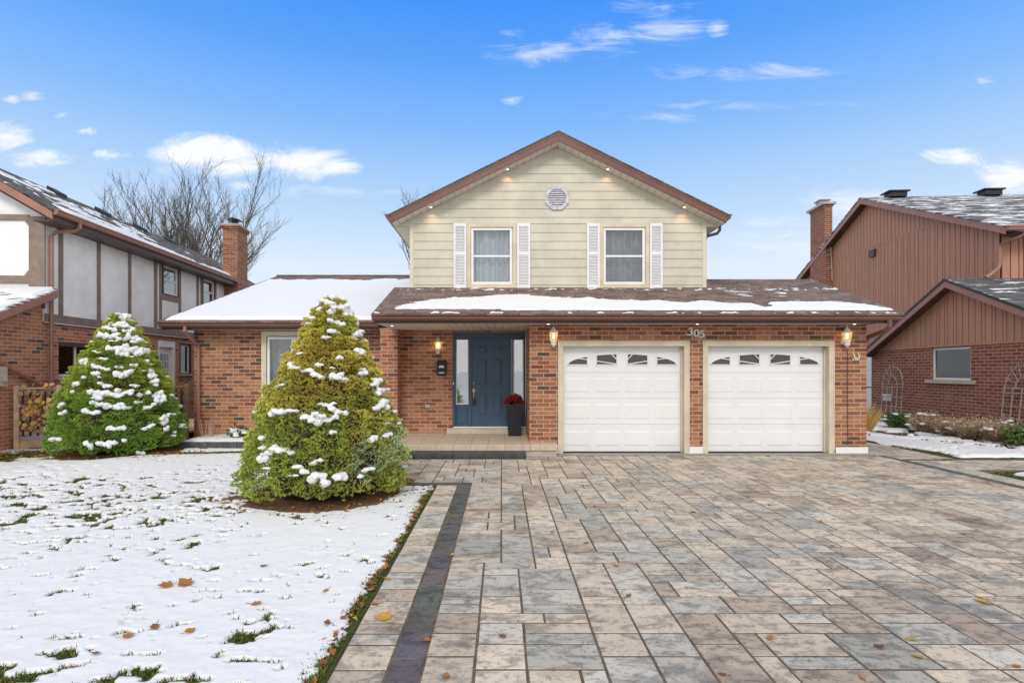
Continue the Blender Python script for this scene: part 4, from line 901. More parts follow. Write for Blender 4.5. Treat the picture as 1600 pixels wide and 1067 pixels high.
# ------------------------------------------------------------------ cone spruces
def spruce(name, label, bx, by, Rr, Hh, prof, tint, snows, lean, seed, cpx, cw, extra):
    global rng
    rng = np.random.default_rng(seed); rs = random.Random(seed)
    rt = root(name, label, 'spruce', (bx, by, 0))
    pt = np.array([p[0] for p in prof]); pr_ = np.array([p[1] for p in prof])
    rad = lambda t: float(np.interp(t, pt, pr_))*Rr
    cxz = lambda z: bx+lean*(z/Hh)
    lobes = []
    t = .03; row = 0
    while t < .985:
        r = rad(t); sz = .10+.165*min(1, r/Rr*1.1); step = sz*.62
        n = max(3, int(2*math.pi*r/(sz*1.7)))
        for k in range(n):
            th = 2*math.pi*(k+.5*(row % 2)+rs.uniform(-.28,.28))/n; tt = t+rs.uniform(-.4,.4)*step/Hh; z = Hh*(1-tt); s = sz*rs.uniform(.78, 1.08); rr = max(.0, rad(tt)*rs.uniform(.93, 1.01)-s*.85)
            lobes.append((cxz(z)+rr*math.cos(th), by+rr*math.sin(th), max(z, sz*.55), s, s*rs.uniform(.95,1.3), s*rs.uniform(.48,.66), th, tt))
        t += step*1.5/Hh; row += 1
    LB = np.array(lobes)
    # snow patches: given as photograph bearings, turned into positions on the crown surface
    sn = []
    def putsnow(th, tt, w, h):
        z = Hh*(1-tt); rr = rad(tt)-.03; nn = max(1, int(w/.07))
        for k in range(nn):
            if nn > 2 and rs.random() < .14: continue
            a = th+(k-(nn-1)/2)*.075/max(.15, rr); zz = z+rs.uniform(-.02,.02)+.03*math.sin(k*1.1+th*3); q = rr+rs.uniform(-.015,.02)
            sn.append((cxz(zz)+q*math.cos(a), by+q*math.sin(a), zz+.005, rs.uniform(.030,.058), rs.uniform(.032,.055), h*rs.uniform(.5,.85), a))
    for (px, py, w, h) in snows:
        tt = 1-(EYE+(HY-py)*(by-.7*Rr*np.interp(1-(EYE+(HY-py)*by/F)/Hh, pt, pr_))/F)/Hh; tt = min(.97, max(.015, tt)); z = Hh*(1-tt); r = rad(tt)
        X = (px-CX)*(by-r*.7)/F; s = max(-.97, min(.97, (X-cxz(z))/max(.05, r))); putsnow(-math.pi/2+math.asin(s), tt, w, h)
    for k in range(22): th = rs.uniform(-math.pi, 0); tt = rs.uniform(.06, .9); putsnow(th, tt, rs.choice([.08,.12,.2]), rs.uniform(.016,.028))
    for k in range(40): th = rs.uniform(-.1, math.pi+.1); tt = rs.uniform(.05, .9); putsnow(th, tt, rs.choice([.08,.15,.3]), .035)
    for k in range(extra): th = rs.uniform(0, 6.28); tt = rs.uniform(0, .05); putsnow(th, tt, .08, .05)
    S = np.array([s[:6] for s in sn])
    # tufts
    per = 520; m = len(LB)*per; li = np.repeat(np.arange(len(LB)), per); g = rng.normal(size=(m, 3)); g /= np.linalg.norm(g, axis=1, keepdims=True)
    th = LB[li, 6]; out = np.stack([np.cos(th), np.sin(th), np.full(m, .35)], 1); flip = (g*out).sum(1) < -.25; g[flip] *= -1
    ax = np.stack([np.cos(th), np.sin(th), np.zeros(m)], 1); tg = np.stack([-np.sin(th), np.cos(th), np.zeros(m)], 1); up = np.array([0, 0, 1.0])
    rr_ = 1+.16*np.sin(g[:,0]*9+li)+.12*np.sin(g[:,2]*11+li*2)
    off = (ax*(g*ax).sum(1, keepdims=True)*LB[li, 3:4] + tg*(g*tg).sum(1, keepdims=True)*LB[li, 4:5] + up*g[:, 2:3]*LB[li, 5:6])*rr_[:, None]
    P = LB[li, :3]+off*rng.uniform(.86, .97, (m, 1)); P[:,2] = np.maximum(P[:,2], .03)
    # drop the tufts under snow
    keep = np.ones(m, bool)
    for s in S: keep &= (((P-s[:3])/np.array([.062,.062,max(.028,s[5]*1.2)]))**2).sum(1) > 1
    P = P[keep]; g2 = g[keep]; li2 = li[keep]; th2 = th[keep]; n = len(P)
    ttl = 1-P[:,2]/Hh
    nn = fbm(P[:,0]*1.6+P[:,1]*1.1+5, P[:,2]*2.2, seed, 3)
    lobr = rng.uniform(0, 1, len(LB))[li2]
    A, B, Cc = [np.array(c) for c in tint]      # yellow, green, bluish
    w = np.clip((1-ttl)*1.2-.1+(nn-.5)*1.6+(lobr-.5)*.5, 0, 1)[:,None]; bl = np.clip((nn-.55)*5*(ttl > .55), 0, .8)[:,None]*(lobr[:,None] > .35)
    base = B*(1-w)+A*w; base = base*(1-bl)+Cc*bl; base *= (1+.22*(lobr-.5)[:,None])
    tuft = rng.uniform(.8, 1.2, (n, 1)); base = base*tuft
    lst = []
    for k in range(5):
        D = g2*np.array([1,1,.7])+out[keep]*.35+rng.normal(size=(n, 3))*.38+np.array([0,0,.10]); D /= np.linalg.norm(D, axis=1, keepdims=True)
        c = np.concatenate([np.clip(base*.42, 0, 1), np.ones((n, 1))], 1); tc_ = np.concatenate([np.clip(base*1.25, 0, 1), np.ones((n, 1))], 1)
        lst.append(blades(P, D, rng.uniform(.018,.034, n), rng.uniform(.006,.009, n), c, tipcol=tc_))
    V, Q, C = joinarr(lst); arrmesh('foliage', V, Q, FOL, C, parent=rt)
    # trunk, and an added dark core standing for shade between the tufts
    mb = MB(); 
    prof_ = [(max(.02, rad(1-z/Hh)*.64), z) for z in np.linspace(.10, Hh*.97, 16)]
    mb.lathe((bx+lean*.4, by, 0), prof_, 24); mb.tube([(bx, by, 0), (bx+lean*.5, by, Hh*.5)], [.09, .04], 8)
    mb.build('dark_core_trunk', plain('spruce_core', (.07,.045,.03), .9), rt, smooth=True)
    # snow caps merged by voxel remesh
    bm = bmesh.new()
    for s in sn:
        a = s[6]; M = Matrix.Translation((s[0]-bx, s[1]-by, s[2])) @ Matrix.Rotation(a, 4, 'Z') @ Matrix.Diagonal((s[3]*1.2, s[4]*1.3, s[5], 1))
        bmesh.ops.create_icosphere(bm, subdivisions=2, radius=1, matrix=M)
    me = bpy.data.meshes.new('snow_cap'); bm.to_mesh(me); bm.free()
    o = link('snow_cap', me, SNOW, rt, smooth=True)
    rmod = o.modifiers.new('remesh', 'REMESH'); rmod.mode = 'VOXEL'; rmod.voxel_size = .014; rmod.use_smooth_shade = True
    tx = bpy.data.textures.new('snow_lumps', 'CLOUDS'); tx.noise_scale = .045; dm = o.modifiers.new('lumps', 'DISPLACE'); dm.texture = tx; dm.strength = .05; dm.mid_level = .5
    return rt
profA = [(0,.08),(.04,.18),(.1,.27),(.2,.39),(.28,.48),(.4,.64),(.55,.82),(.7,.95),(.80,1.0),(.90,1.0),(1,.95)]
z2 = [(770,175,9,3),(740,150,6,3),(790,160,6,3),(815,190,5,3),(770,225,4,2),(845,270,3,2),(750,272,1,1),(728,305,2,1),(865,350,4,2),(850,335,3,2),(875,432,4,2),(575,405,2,2),(600,420,3,1),(670,435,4,1),(710,415,2,1),(745,450,7,2),(785,455,4,2),(955,475,4,2),(965,525,4,2),(930,575,5,2),(960,560,3,2),(1015,585,2,3),(735,552,6,1),(530,605,4,2),(600,600,3,1),(690,622,4,2),(740,612,6,2),(790,592,5,2),(465,700,1,1),(560,750,4,3),(480,790,3,3),(500,770,3,2),(650,825,3,2),(745,865,7,4),(720,850,3,3),(800,850,3,2),(915,705,3,2),(962,703,3,2),(875,855,1,1),(620,350,1,1),(785,380,1,1),(770,675,1,1),(455,700,1,1),(925,450,2,1),(985,510,2,2)]
snA = [(a/2.667+240, b/2.667+420, w*.055, .022+.012*h) for a, b, w, h in z2]
spruce('dwarf_spruce', 'larger yellow-green cone-shaped dwarf spruce with snow patches, nearest the driveway', BA[0], BA[1], 1.07, 2.60, profA, ((.74,.64,.15),(.50,.60,.12),(.46,.60,.38)), snA, .13, 21, 507, 1, 16)
profB = [(0,.09),(.04,.18),(.12,.29),(.2,.39),(.3,.51),(.42,.65),(.55,.78),(.7,.90),(.82,.98),(.91,1.0),(1,.95)]
z6 = [(800,70,5,3),(780,110,6,3),(820,120,4,3),(740,150,5,3),(850,155,4,3),(690,200,5,3),(740,190,7,3),(800,190,7,3),(860,210,7,3),(920,225,5,4),(800,275,6,4),(860,285,7,4),(920,290,7,4),(975,305,6,4),(830,310,4,3),(590,370,3,3),(640,385,4,2),(730,350,3,1),(720,405,5,2),(690,450,3,3),(880,378,3,2),(820,400,3,1),(840,440,5,4),(1010,445,3,3),(1040,500,3,3),(1070,460,3,4),(975,415,2,2),(1090,520,2,2),(750,520,4,2),(890,515,3,2),(700,575,4,4),(710,610,3,3),(770,565,6,4),(840,575,6,3),(920,580,5,3),(990,590,4,2),(680,690,5,3),(740,640,6,3),(800,655,5,3),(850,665,4,2),(910,630,3,1),(950,665,4,2),(1050,620,4,4),(1080,640,4,2),(1110,600,2,3),(480,710,3,2),(1090,750,4,2),(1150,775,3,3),(1200,785,3,3),(820,800,5,3),(950,805,4,2),(1230,830,3,3),(700,905,5,4),(760,900,4,2),(820,890,5,3),(440,880,4,2),(920,965,3,2),(560,525,3,2),(445,660,3,2),(545,565,2,1),(610,480,1,1),(1020,360,2,3)]
snB = [(a/4.268, b/4.268+480, w*.062, .03+.013*h) for a, b, w, h in z6]
spruce('dwarf_spruce', 'smaller bright green cone-shaped dwarf spruce heaped with snow, beside the wooden deck', BB[0], BB[1], 1.22, 2.76, profB, ((.54,.60,.10),(.31,.54,.09),(.27,.49,.12)), snB, .05, 33, 184, 1, 20)
rng = np.random.default_rng(99)
# ------------------------------------------------------------------ neighbour on the left: brick below, half-timbered above
def rt2(loc0, ang, p): c, s_ = math.cos(ang), math.sin(ang); return (loc0[0]+c*p[0]-s_*p[1], loc0[1]+s_*p[0]+c*p[1], 0)
LA = math.atan(.05); LO = (-2, 17, 0)
LH = root('half_timbered_house', 'neighbouring house at the left with white half-timbered upper storey over brick', 'house', LO, rt2((-9.5, 0), LA, LO), LA)
mb = MB(faceR(0)); wall(mb, 8.5, 24.6, 0, 2.72, .25, [(13.05,14.35,1.49,2.27),(17.15,18.15,.30,2.55),(18.45,19.15,1.52,2.50)]); mb.build('side_wall', BR_LEFT, LH, merge=True)
mb = MB(); mb.box(-6, -.26, 12.6, 24.6, 0, 3.0); mb.box(-6, -.002, 8.5, 8.7, 0, 2.0); mb.build('body_wall', BR_LEFT, LH)
mb = MB(faceR(.05)); wall(mb, 12.57, 24.6, 2.72, 4.98, .25, [(17.30,18.20,3.97,4.86),(19.85,20.75,3.97,4.86)]); mb.build('stucco_wall', STUCCO, LH, merge=True)
mb = MB(); mb.prism([(-4.2,12.55,2.9),(.048,12.55,2.9),(.048,12.55,5.05),(-1.9,12.55,6.2),(-4.2,12.55,4.9)], (0,.2,0)); mb.build('front_stucco', STUCCO, LH)
mb = MB(faceR(.05))
for a, w in ((13.03,.12),(14.35,.12),(15.64,.12),(16.92,.14),(17.19,.11),(18.31,.12),(19.50,.14),(19.77,.10),(20.84,.12),(22.1,.12),(23.3,.12)): mb = MB(faceR(.05)); mb.box(a-w/2, a+w/2, -.03, -.001, 2.90, 4.86); mb.build('timber_stud', TIMBER, LH, bevel=.004)

mb = MB(faceR(.05)); mb.box(12.55, 24.6, -.04, -.001, 2.715, 2.90); mb.box(12.62, 24.6, -.034, -.001, 4.86, 4.98); mb.box(17.25, 18.25, -.028, -.001, 3.80, 3.96); mb.build('timber_beams', TIMBER, LH, bevel=.004)
mb = MB(faceR(.05)); mb.box(12.55, 24.6, -.03, .0, 2.69, 2.712); mb.build('drip_strip', WHITE, LH)
mb = MB(front(12.55)); mb.box(-.26, .082, -.035, -.001, 3.0, 5.02); mb.box(-4.0, -.26, -.034, -.001, 4.93, 5.06); mb.box(-4.0, -.26, -.034, -.001, 3.55, 3.72)
mb.prism([(-.26,-.033,4.93),(-.36,-.033,4.93),(-.26,-.033,4.80)], (0,.03,0)); mb.prism([(-.26,-.033,3.72),(-.36,-.033,3.72),(-.26,-.033,3.85)], (0,.03,0))
mb.prism([(-1.3,-.033,4.93),(-1.20,-.033,4.93),(-1.3,-.033,4.80)], (0,.03,0)); mb.box(-1.42,-1.30,-.034,-.001,3.72,4.93); mb.prism([(-1.3,-.033,3.72),(-1.20,-.033,3.72),(-1.3,-.033,3.85)], (0,.03,0))
mb.prism([(-1.35,-.034,5.06),(-1.23,-.034,5.06),(-1.5,-.034,5.7),(-1.62,-.034,5.7)], (0,.03,0)); mb.build('front_timbers', TIMBER, LH, bevel=.004)
# roof
sl = .59; ez = 5.09; EX = .50
mb = MB(); slab(mb, [(EX,12.15,ez),(EX,24.9,ez),(-1.9,24.9,ez+sl*(EX+1.9)),(-1.9,12.15,ez+sl*(EX+1.9))], .04); slab(mb, [(-1.9,12.15,ez+sl*(EX+1.9)),(-1.9,24.9,ez+sl*(EX+1.9)),(-4.4,24.9,ez),(-4.4,12.15,ez)], .04); mb.build('roof', SH_LEFT, LH)
mb = MB(); a = ez-.045
mb.prism([(EX-.02,12.17,a),(-1.9,12.17,a+sl*(EX+1.88)),(-1.9,12.17,a+sl*(EX+1.88)-.2),(EX-.02,12.17,a-.17)], (0,.035,0)); mb.prism([(-1.9,12.17,a+sl*(EX+1.88)),(-4.3,12.17,a+.1),(-4.3,12.17,a-.1),(-1.9,12.17,a+sl*(EX+1.88)-.2)], (0,.035,0)); mb.build('rake_board', RED_BR, LH)
mb = MB(); mb.prism([(EX-.06,12.21,a-.17),(-1.9,12.21,a+sl*(EX+1.84)-.19),(-1.9,12.21,a+sl*(EX+1.84)-.22),(EX-.06,12.21,a-.20)], (0,.34,0)); mb.box(.06, EX-.04, 12.21, 24.8, a-.20, a-.17); mb.box(EX-.05, EX-.03, 12.21, 24.8, a-.18, a); mb.build('soffit', BROWND, LH)
mb = MB(); gutter(mb, 12.2, 22.9, EX-.025, 4.985, -1, 'y'); mb.build('gutter', RED_BR, LH)
mb = MB(); mb.tube([(EX+.04,12.95,5.0),(EX+.04,12.95,4.88),(EX-.05,12.93,4.80),(.20,12.72,4.74),(.12,12.66,4.62),(.12,12.66,.9)], .042, 6); mb.build('downspout', RED_BR, LH)
mb = MB(); mb.tube([(.07,9.6,2.35),(.07,11.0,1.93),(.07,12.2,1.42),(.08,12.45,1.28),(.09,12.5,1.15),(.09,12.5,.6)], .04, 6); mb.build('branch_downspout', RED_BR, LH)
mb = MB(); mb.box(.0, .10, 11.32, 11.5, 1.32, 1.72); mb.lathe((.11,11.41,1.42), [(.05,0),(.05,.02),(.05,.12)], 12); mb.build('utility_meter', STONE, LH, bevel=.006)
for k, ly in enumerate((15.1, 17.0, 18.9, 20.8)):
    mb = MB(); z = ez+sl*(EX+1.55); mb.prism([(-1.75,ly,z+.22),(-1.45,ly,z+.05),(-1.45,ly,z-.10),(-1.75,ly,z+.03)], (0,.34,0)); mb.build('roof_vent', BLACK, LH, bevel=.01)
def h_l(U, V):
    n = fbm(U*6, V*1.6, 81); n2 = fbm(U*12, V*5, 83); c = np.where(U > .12, .62, .40-.20*(V > 18)); return np.where((U < EX-.03) & (V > 12.9) & (V < 22), np.minimum(.05, (n*.6+n2*.4-(1-c)*.9)*.25), -.02)
snowfield('roof_snow', lambda U, V, h: (U, V, ez+sl*(EX-U)+h), -1.6, EX, 12.3, 23, .04, .05, h_l, LH)
# lean-to roof towards the street
sl2 = .42; zt = 3.44
mb = MB(); slab(mb, [(-5,12.52,zt),(.36,12.52,zt),(.36,8.2,zt-sl2*4.32),(-5,8.2,zt-sl2*4.32)], .035); mb.build('lean_to_roof', SH_LFRONT, LH)
mb = MB(); mb.prism([(.33,12.52,zt-.035),(.33,8.2,zt-.035-sl2*4.32),(.33,8.2,zt-.2-sl2*4.32),(.33,12.52,zt-.2)], (.03,0,0)); mb.build('lean_to_rake', RED_BR, LH)
mb = MB(); mb.prism([(0,12.5,zt-.21),(.33,12.5,zt-.21),(.33,8.2,zt-.21-sl2*4.3),(0,8.2,zt-.21-sl2*4.3)], (0,0,-.02)); mb.build('lean_to_soffit', BROWND, LH)
mb = MB(); mb.prism([(-.26,12.54,2.72),(-.001,12.54,2.72),(-.001,12.54,3.2),(-.26,12.54,3.2)], (0,.02,0)); mb.prism([(0,12.54,2.722),(0,12.54,3.21),(0,11.0,2.722)], (-.24,0,0)); mb.build('gable_brick', BR_LEFT, LH)
def h_lt(U, V):
    n = fbm(U*2, V*3, 87); return np.where(U < .30, np.minimum(.05, (n-.40)*.35), -.02)
snowfield('roof_snow', lambda U, V, h: (U, V, zt-sl2*(12.52-V)+h), -4.5, .34, 9.0, 12.5, .04, .04, h_lt, LH)
# openings
w = window(faceR(0), 13.06, 14.34, 1.50, 2.26, LH, 2, 1, fw=.05, glass=GLASSD, d=.06, label='dark two-light kitchen window'); mb = MB(faceR(0)); mb.box(12.95, 14.45, -.07, .06, 1.42, 1.49); mb.build('sill', CONC, w, bevel=.005)
mb = MB(faceR(0)); mb.box(13.05,14.35,-.02,.05,2.2,2.3); mb.build('head', BROWND, w)
for a0 in (17.32, 19.87):
    w = window(faceR(.05), a0, a0+.86, 3.99, 4.84, LH, 1, 2, fw=.06, glass=GLASSB, d=-.01, curt=CURTD); mb = MB(faceR(.05)); ring(mb, a0-.03, a0+.89, 3.96, 4.87, .03, -.04, 0); mb.build('casing', BROWND, w)
w = window(faceR(0), 18.47, 19.13, 1.54, 2.48, LH, 1, 1, fw=.05, glass=GLASSD, d=.05); mb = MB(faceR(0)); mb.box(18.40, 19.2, -.06, .04, 1.46, 1.52); mb.build('sill', CONC, w); mb = MB(faceR(0)); ring(mb, 18.43, 19.17, 1.52, 2.54, .035, -.02, .05); mb.build('casing', BROWND, w)
mb = MB(faceR(0)); mb.box(17.16,17.24,-.01,.15,.32,2.45); mb.box(18.06,18.14,-.01,.15,.32,2.45); mb.box(17.16,18.14,-.012,.15,2.35,2.54); mb.box(17.25,18.05,.08,.13,.32,2.35); dr = mb.build('side_door', WHITE, LH, bevel=.004)
mb = MB(faceR(0)); mb.box(17.42,17.88,.07,.079,1.2,2.15); mb.build('pane', DGLASS, dr); mb = MB(faceR(0))
for a in (17.57,17.72): mb.box(a-.01,a+.01,.058,.069,1.2,2.15)
for z in (1.44,1.68,1.92): mb.box(17.42,17.88,.060,.0685,z-.01,z+.01)
mb.build('muntins', WHITE, dr)
mb = MB(faceR(0)); mb.lathe((16.75,-.12,1.92), [(.02,.22),(.09,.16),(.11,.14),(.07,-.08),(.02,-.12)], 8); mb.tube([(16.75,-.12,2.1),(16.75,-.02,2.16),(16.75,-.005,1.98)], .012, 6); mb.build('wall_lamp', BMETAL, LH)
mb = MB(); mb.box(.0, .55, 21.6, 22.55, 0, 7.0); mb.box(-.04, .59, 21.56, 22.59, 7.0, 7.07); mb.box(-.08, .63, 21.52, 22.63, 7.07, 7.14); ch_ = mb.build('chimney', BR_CHIM, LH)
mb = MB(); mb.box(-.06, .61, 21.54, 22.61, 7.142, 7.19); mb.build('crown', CONC, ch_); mb = MB(); mb.lathe((.27,22.05,7.19), [(.13,0),(.13,.2)], 12); mb.prism([(.02,21.8,7.42),(.52,21.8,7.42),(.27,21.8,7.5)], (0,.5,0)); mb.build('flue_cap', BMETAL, ch_)

# ------------------------------------------------------------------ neighbour on the right: terracotta boards over dark brick
RA = -math.atan(.063); RO = (3, 16, 0)
RH = root('board_clad_house', 'neighbouring house at the right with terracotta vertical boards over dark red brick', 'house', RO, rt2((10.6, 0), RA, RO), RA)
mb = MB(faceL(0)); wall(mb, 10.8, 17.9, 0, 2.26, .25, [(13.95,15.35,1.38,2.235)]); mb.build('low_side_wall', BR_RIGHT, RH, merge=True)
mb = MB(); mb.box(.0, 1.2, 17.902, 18.1, 0, 2.3); mb.build('end_wall', BR_RIGHT, RH); mb = MB(); mb.box(1.2, 1.4, 18.101, 26.6, 0, 2.3); mb.build('rear_wall', BR_RIGHT, RH); mb = MB(); mb.box(.252, 9, 10.8, 11.0, 0, 2.26); mb.build('front_wall', BR_RIGHT, RH)
def boards(mb, a0, a1, zb, zt_, widths=(.205,.205,.105), gap=.024, th=.022):
    a = a0; k = 0
    while a < a1-.02:
        w = min(widths[(k*7+k//3) % len(widths)], a1-a); p, q_ = a+gap/2, a+w-gap/2
        if q_ > p+.01: mb.prism([(p,-th,zb(p)),(q_,-th,zb(q_)),(q_,-th,zt_(q_)),(p,-th,zt_(p))], (0,th-.001,0))
        a += w; k += 1
pkY, pkZ = 14.4, 3.92
zl = lambda a: pkZ-.10-(.47*(a-pkY) if a > pkY else .42*(pkY-a))
mb = MB(faceL(0)); mb.prism([(10.85,0,2.262),(17.85,0,2.262),(pkY,0,zl(pkY)-.02)], (0,.1,0)); mb.build('low_gable_backing', BOARD_GAP, RH)
mb = MB(faceL(0)); boards(mb, 10.9, 17.7, lambda a: 2.265, lambda a: max(2.27, zl(a)-.05)); mb.build('low_gable_boards', BOARD, RH)
mb = MB(faceL(0)); mb.box(10.8, 17.85, -.03, -.0185, 2.25, 2.30); mb.build('board_trim', BOARD, RH)
rt_ = lambda a: pkZ-(.47*(a-pkY) if a > pkY else .42*(pkY-a))
mb = MB(); X0 = -.32
slab(mb, [(X0,pkY,pkZ+.03),(1.3,pkY,pkZ+.03),(1.3,18.1,rt_(18.1)+.03),(X0,18.1,rt_(18.1)+.03)], .035); slab(mb, [(X0,pkY,pkZ+.03),(X0,10.4,rt_(10.4)+.03),(9,10.4,rt_(10.4)+.03),(9,pkY,pkZ+.03)], .035); slab(mb, [(1.3,pkY,pkZ+.029),(9,pkY,pkZ+.029),(9,14.75,pkZ-.12),(1.3,14.75,pkZ-.12)], .03); mb.build('low_roof', SH_RLOW, RH)
mb = MB(); mb.prism([(X0+.01,pkY,pkZ-.006),(X0+.01,18.05,rt_(18.05)-.006),(X0+.01,18.05,rt_(18.05)-.17),(X0+.01,pkY,pkZ-.18)], (.03,0,0)); mb.prism([(X0+.01,pkY,pkZ-.006),(X0+.01,10.4,rt_(10.4)-.006),(X0+.01,10.4,rt_(10.4)-.17),(X0+.01,pkY,pkZ-.18)], (.03,0,0)); mb.build('low_rake_board', RED_BR, RH)
mb = MB(); mb.prism([(X0-.01,pkY,pkZ+.04),(X0-.01,18.1,rt_(18.1)+.04),(X0-.01,18.1,rt_(18.1)-.02),(X0-.01,pkY,pkZ-.02)], (.015,0,0)); mb.prism([(X0-.01,pkY,pkZ+.04),(X0-.01,10.4,rt_(10.4)+.04),(X0-.01,10.4,rt_(10.4)-.02),(X0-.01,pkY,pkZ-.02)], (.015,0,0)); mb.build('drip_edge', BLACK, RH)
mb = MB(); mb.prism([(X0+.04,pkY,pkZ-.13),(X0+.04,18.05,rt_(18.05)-.13),(X0+.04,18.05,rt_(18.05)-.15),(X0+.04,pkY,pkZ-.15)], (.28,0,0)); mb.prism([(X0+.04,pkY,pkZ-.13),(X0+.04,10.4,rt_(10.4)-.13),(X0+.04,10.4,rt_(10.4)-.15),(X0+.04,pkY,pkZ-.15)], (.28,0,0)); mb.build('low_soffit', BROWND, RH)
w = window(faceL(0), 13.96, 15.34, 1.39, 2.23, RH, 1, 1, fw=.055, glass=GLASS, d=.04, curt=CURT, cgap=(.62,.85), label='side window with a pale blind'); mb = MB(faceL(0)); mb.box(13.80, 15.50, -.08, .05, 1.30, 1.385); mb.build('sill', STONE, w, bevel=.006)
mb = MB(faceL(0)); mb.box(17.05, 17.3, -.12, -.001, .72, .93); mb.build('utility_box', WHITE, RH, bevel=.01)
# upper storey
up = lambda a: 7.66-.41*abs(a-20.35)
mb = MB(faceL(1.22)); mb.prism([(14.62,0,2.2),(26.5,0,2.2),(26.5,0,up(26.5)-.1),(20.35,0,up(20.35)-.1),(14.62,0,up(14.62)-.1)], (0,.15,0)); mb.build('upper_backing', BOARD_GAP, RH)
mb = MB(faceL(1.22)); boards(mb, 14.64, 26.5, lambda a: 2.31, lambda a: min(5.98, up(a)-.06)); boards(mb, 16.1, 24.6, lambda a: 6.03, lambda a: max(6.035, up(a)-.06), widths=(.2,.2,.2)); mb.box(14.9+1.15, 24.8, -.03, -.0, 5.98, 6.03); mb.build('upper_side_boards', BOARD, RH)
mb = MB(front(14.60)); mb.box(1.24, 9, .0, .1, 2.5, 5.15); mb.build('front_backing', BOARD_GAP, RH); mb = MB(front(14.60)); boards(mb, 1.21, 9, lambda a: 3.6, lambda a: 5.12); mb.build('upper_front_boards', BOARD, RH)
mb = MB(); slab(mb, [(.86,14.05,5.20),(9.5,14.05,5.20),(9.5,20.35,7.785),(.86,20.35,7.785)], .035); slab(mb, [(.86,20.35,7.785),(9.5,20.35,7.785),(9.5,26.6,5.2),(.86,26.6,5.2)], .035); mb.build('roof', SH_RIGHT, RH)
mb = MB(); mb.prism([(.88,14.07,5.165),(.88,20.35,7.745),(.88,20.35,7.56),(.88,14.07,4.99)], (.03,0,0)); mb.prism([(.88,26.5,5.2),(.88,20.35,7.745),(.88,20.35,7.56),(.88,26.5,5.02)], (.03,0,0)); mb.build('rake_board', RED_BR, RH)
mb = MB(); mb.prism([(.91,14.10,5.05),(.91,20.35,7.62),(.91,20.35,7.60),(.91,14.10,5.03)], (.30,0,0)); mb.prism([(.91,26.5,5.1),(.91,20.35,7.62),(.91,20.35,7.60),(.91,26.5,5.08)], (.30,0,0)); mb.box(1.22, 9, 14.12, 14.6, 5.03, 5.05); mb.build('soffit', BROWND, RH)
mb = MB(); gutter(mb, .90, 9.4, 14.06, 5.06); mb.build('gutter', RED_BR, RH)
mb = MB(); mb.tube([(1.30,13.99,5.08),(1.30,13.99,4.98),(1.26,14.1,4.92),(1.14,14.42,4.86),(1.10,14.5,4.78),(1.10,14.5,4.35),(1.06,14.5,4.22),(.80,14.45,4.03),(.72,14.44,3.98)], .045, 6); mb.build('downspout', RED_BR, RH)
for x in (2.0, 5.15):
    mb = MB(); mb.box(x-.28, x+.28, 20.0, 20.4, 7.70, 7.86); mb.box(x-.36, x+.36, 19.95, 20.5, 7.87, 7.92); mb.build('roof_vent', BLACK, RH, bevel=.01)
mb = MB(faceL(1.2)); mb.box(19.95,20.25,-.08,0,5.62,5.84); mb.prism([(19.93,-.10,5.84),(19.93,0,5.88),(19.93,0,5.84)], (.34,0,0)); mb.build('wall_vent', BROWND, RH)
mb = MB(); mb.box(.90, 1.2, 22.9, 24.1, 0, 8.2); mb.box(.87, 1.23, 22.86, 24.14, 8.2, 8.27); c_ = mb.build('chimney', BR_RIGHT, RH)
mb = MB(); mb.box(.78, 1.30, 22.78, 24.22, 8.272, 8.36); mb.build('crown', CONC, c_); mb = MB(); mb.box(.88, 1.22, 23.2, 23.6, 8.36, 8.52); mb.box(.82,1.28,23.12,23.68,8.53,8.56); mb.build('flue_cap', CONC, c_)
mb = MB(); mb.tube([(1.17,22.85,5.2),(1.15,22.86,6.0),(1.12,22.87,6.5),(1.02,22.86,6.9)], .025, 6); mb.tube([(1.13,22.86,6.3),(1.0,22.86,6.2)], .015, 5); mb.tube([(1.15,22.86,5.8),(.98,22.86,5.65)], .015, 5); mb.build('bare_climber', STONE, RH)
mb = MB(faceL(1.2)); mb.box(19.4, 20.9, -.03, -.0, .30, 2.25); ring(mb, 19.35, 20.95, .28, 2.30, .06, -.05, 0); mb.build('side_door', WHITE, RH, bevel=.004)
mb = MB(); mb.box(.35, 1.14, 19.2, 21.0, 0, .26); mb.box(.05, .35, 19.3, 20.9, 0, .13); mb.build('stoop', CONC, RH, bevel=.01)
mb = MB()
for p in ((.40,19.25),(.40,19.6),(.40,20.0),(.75,19.25),(1.1,19.25)): mb.tube([(*p,.26),(*p,1.06)], .014, 6)
mb.tube([(-.1,19.25,.6),(.40,19.25,1.07),(1.12,19.25,1.07)], .02, 6); mb.tube([(.40,19.25,1.06),(.40,20.2,1.06)], .018, 6); mb.tube([(-.1,19.25,0),(-.1,19.25,.6)], .014, 6); mb.build('handrail', BMETAL, RH)

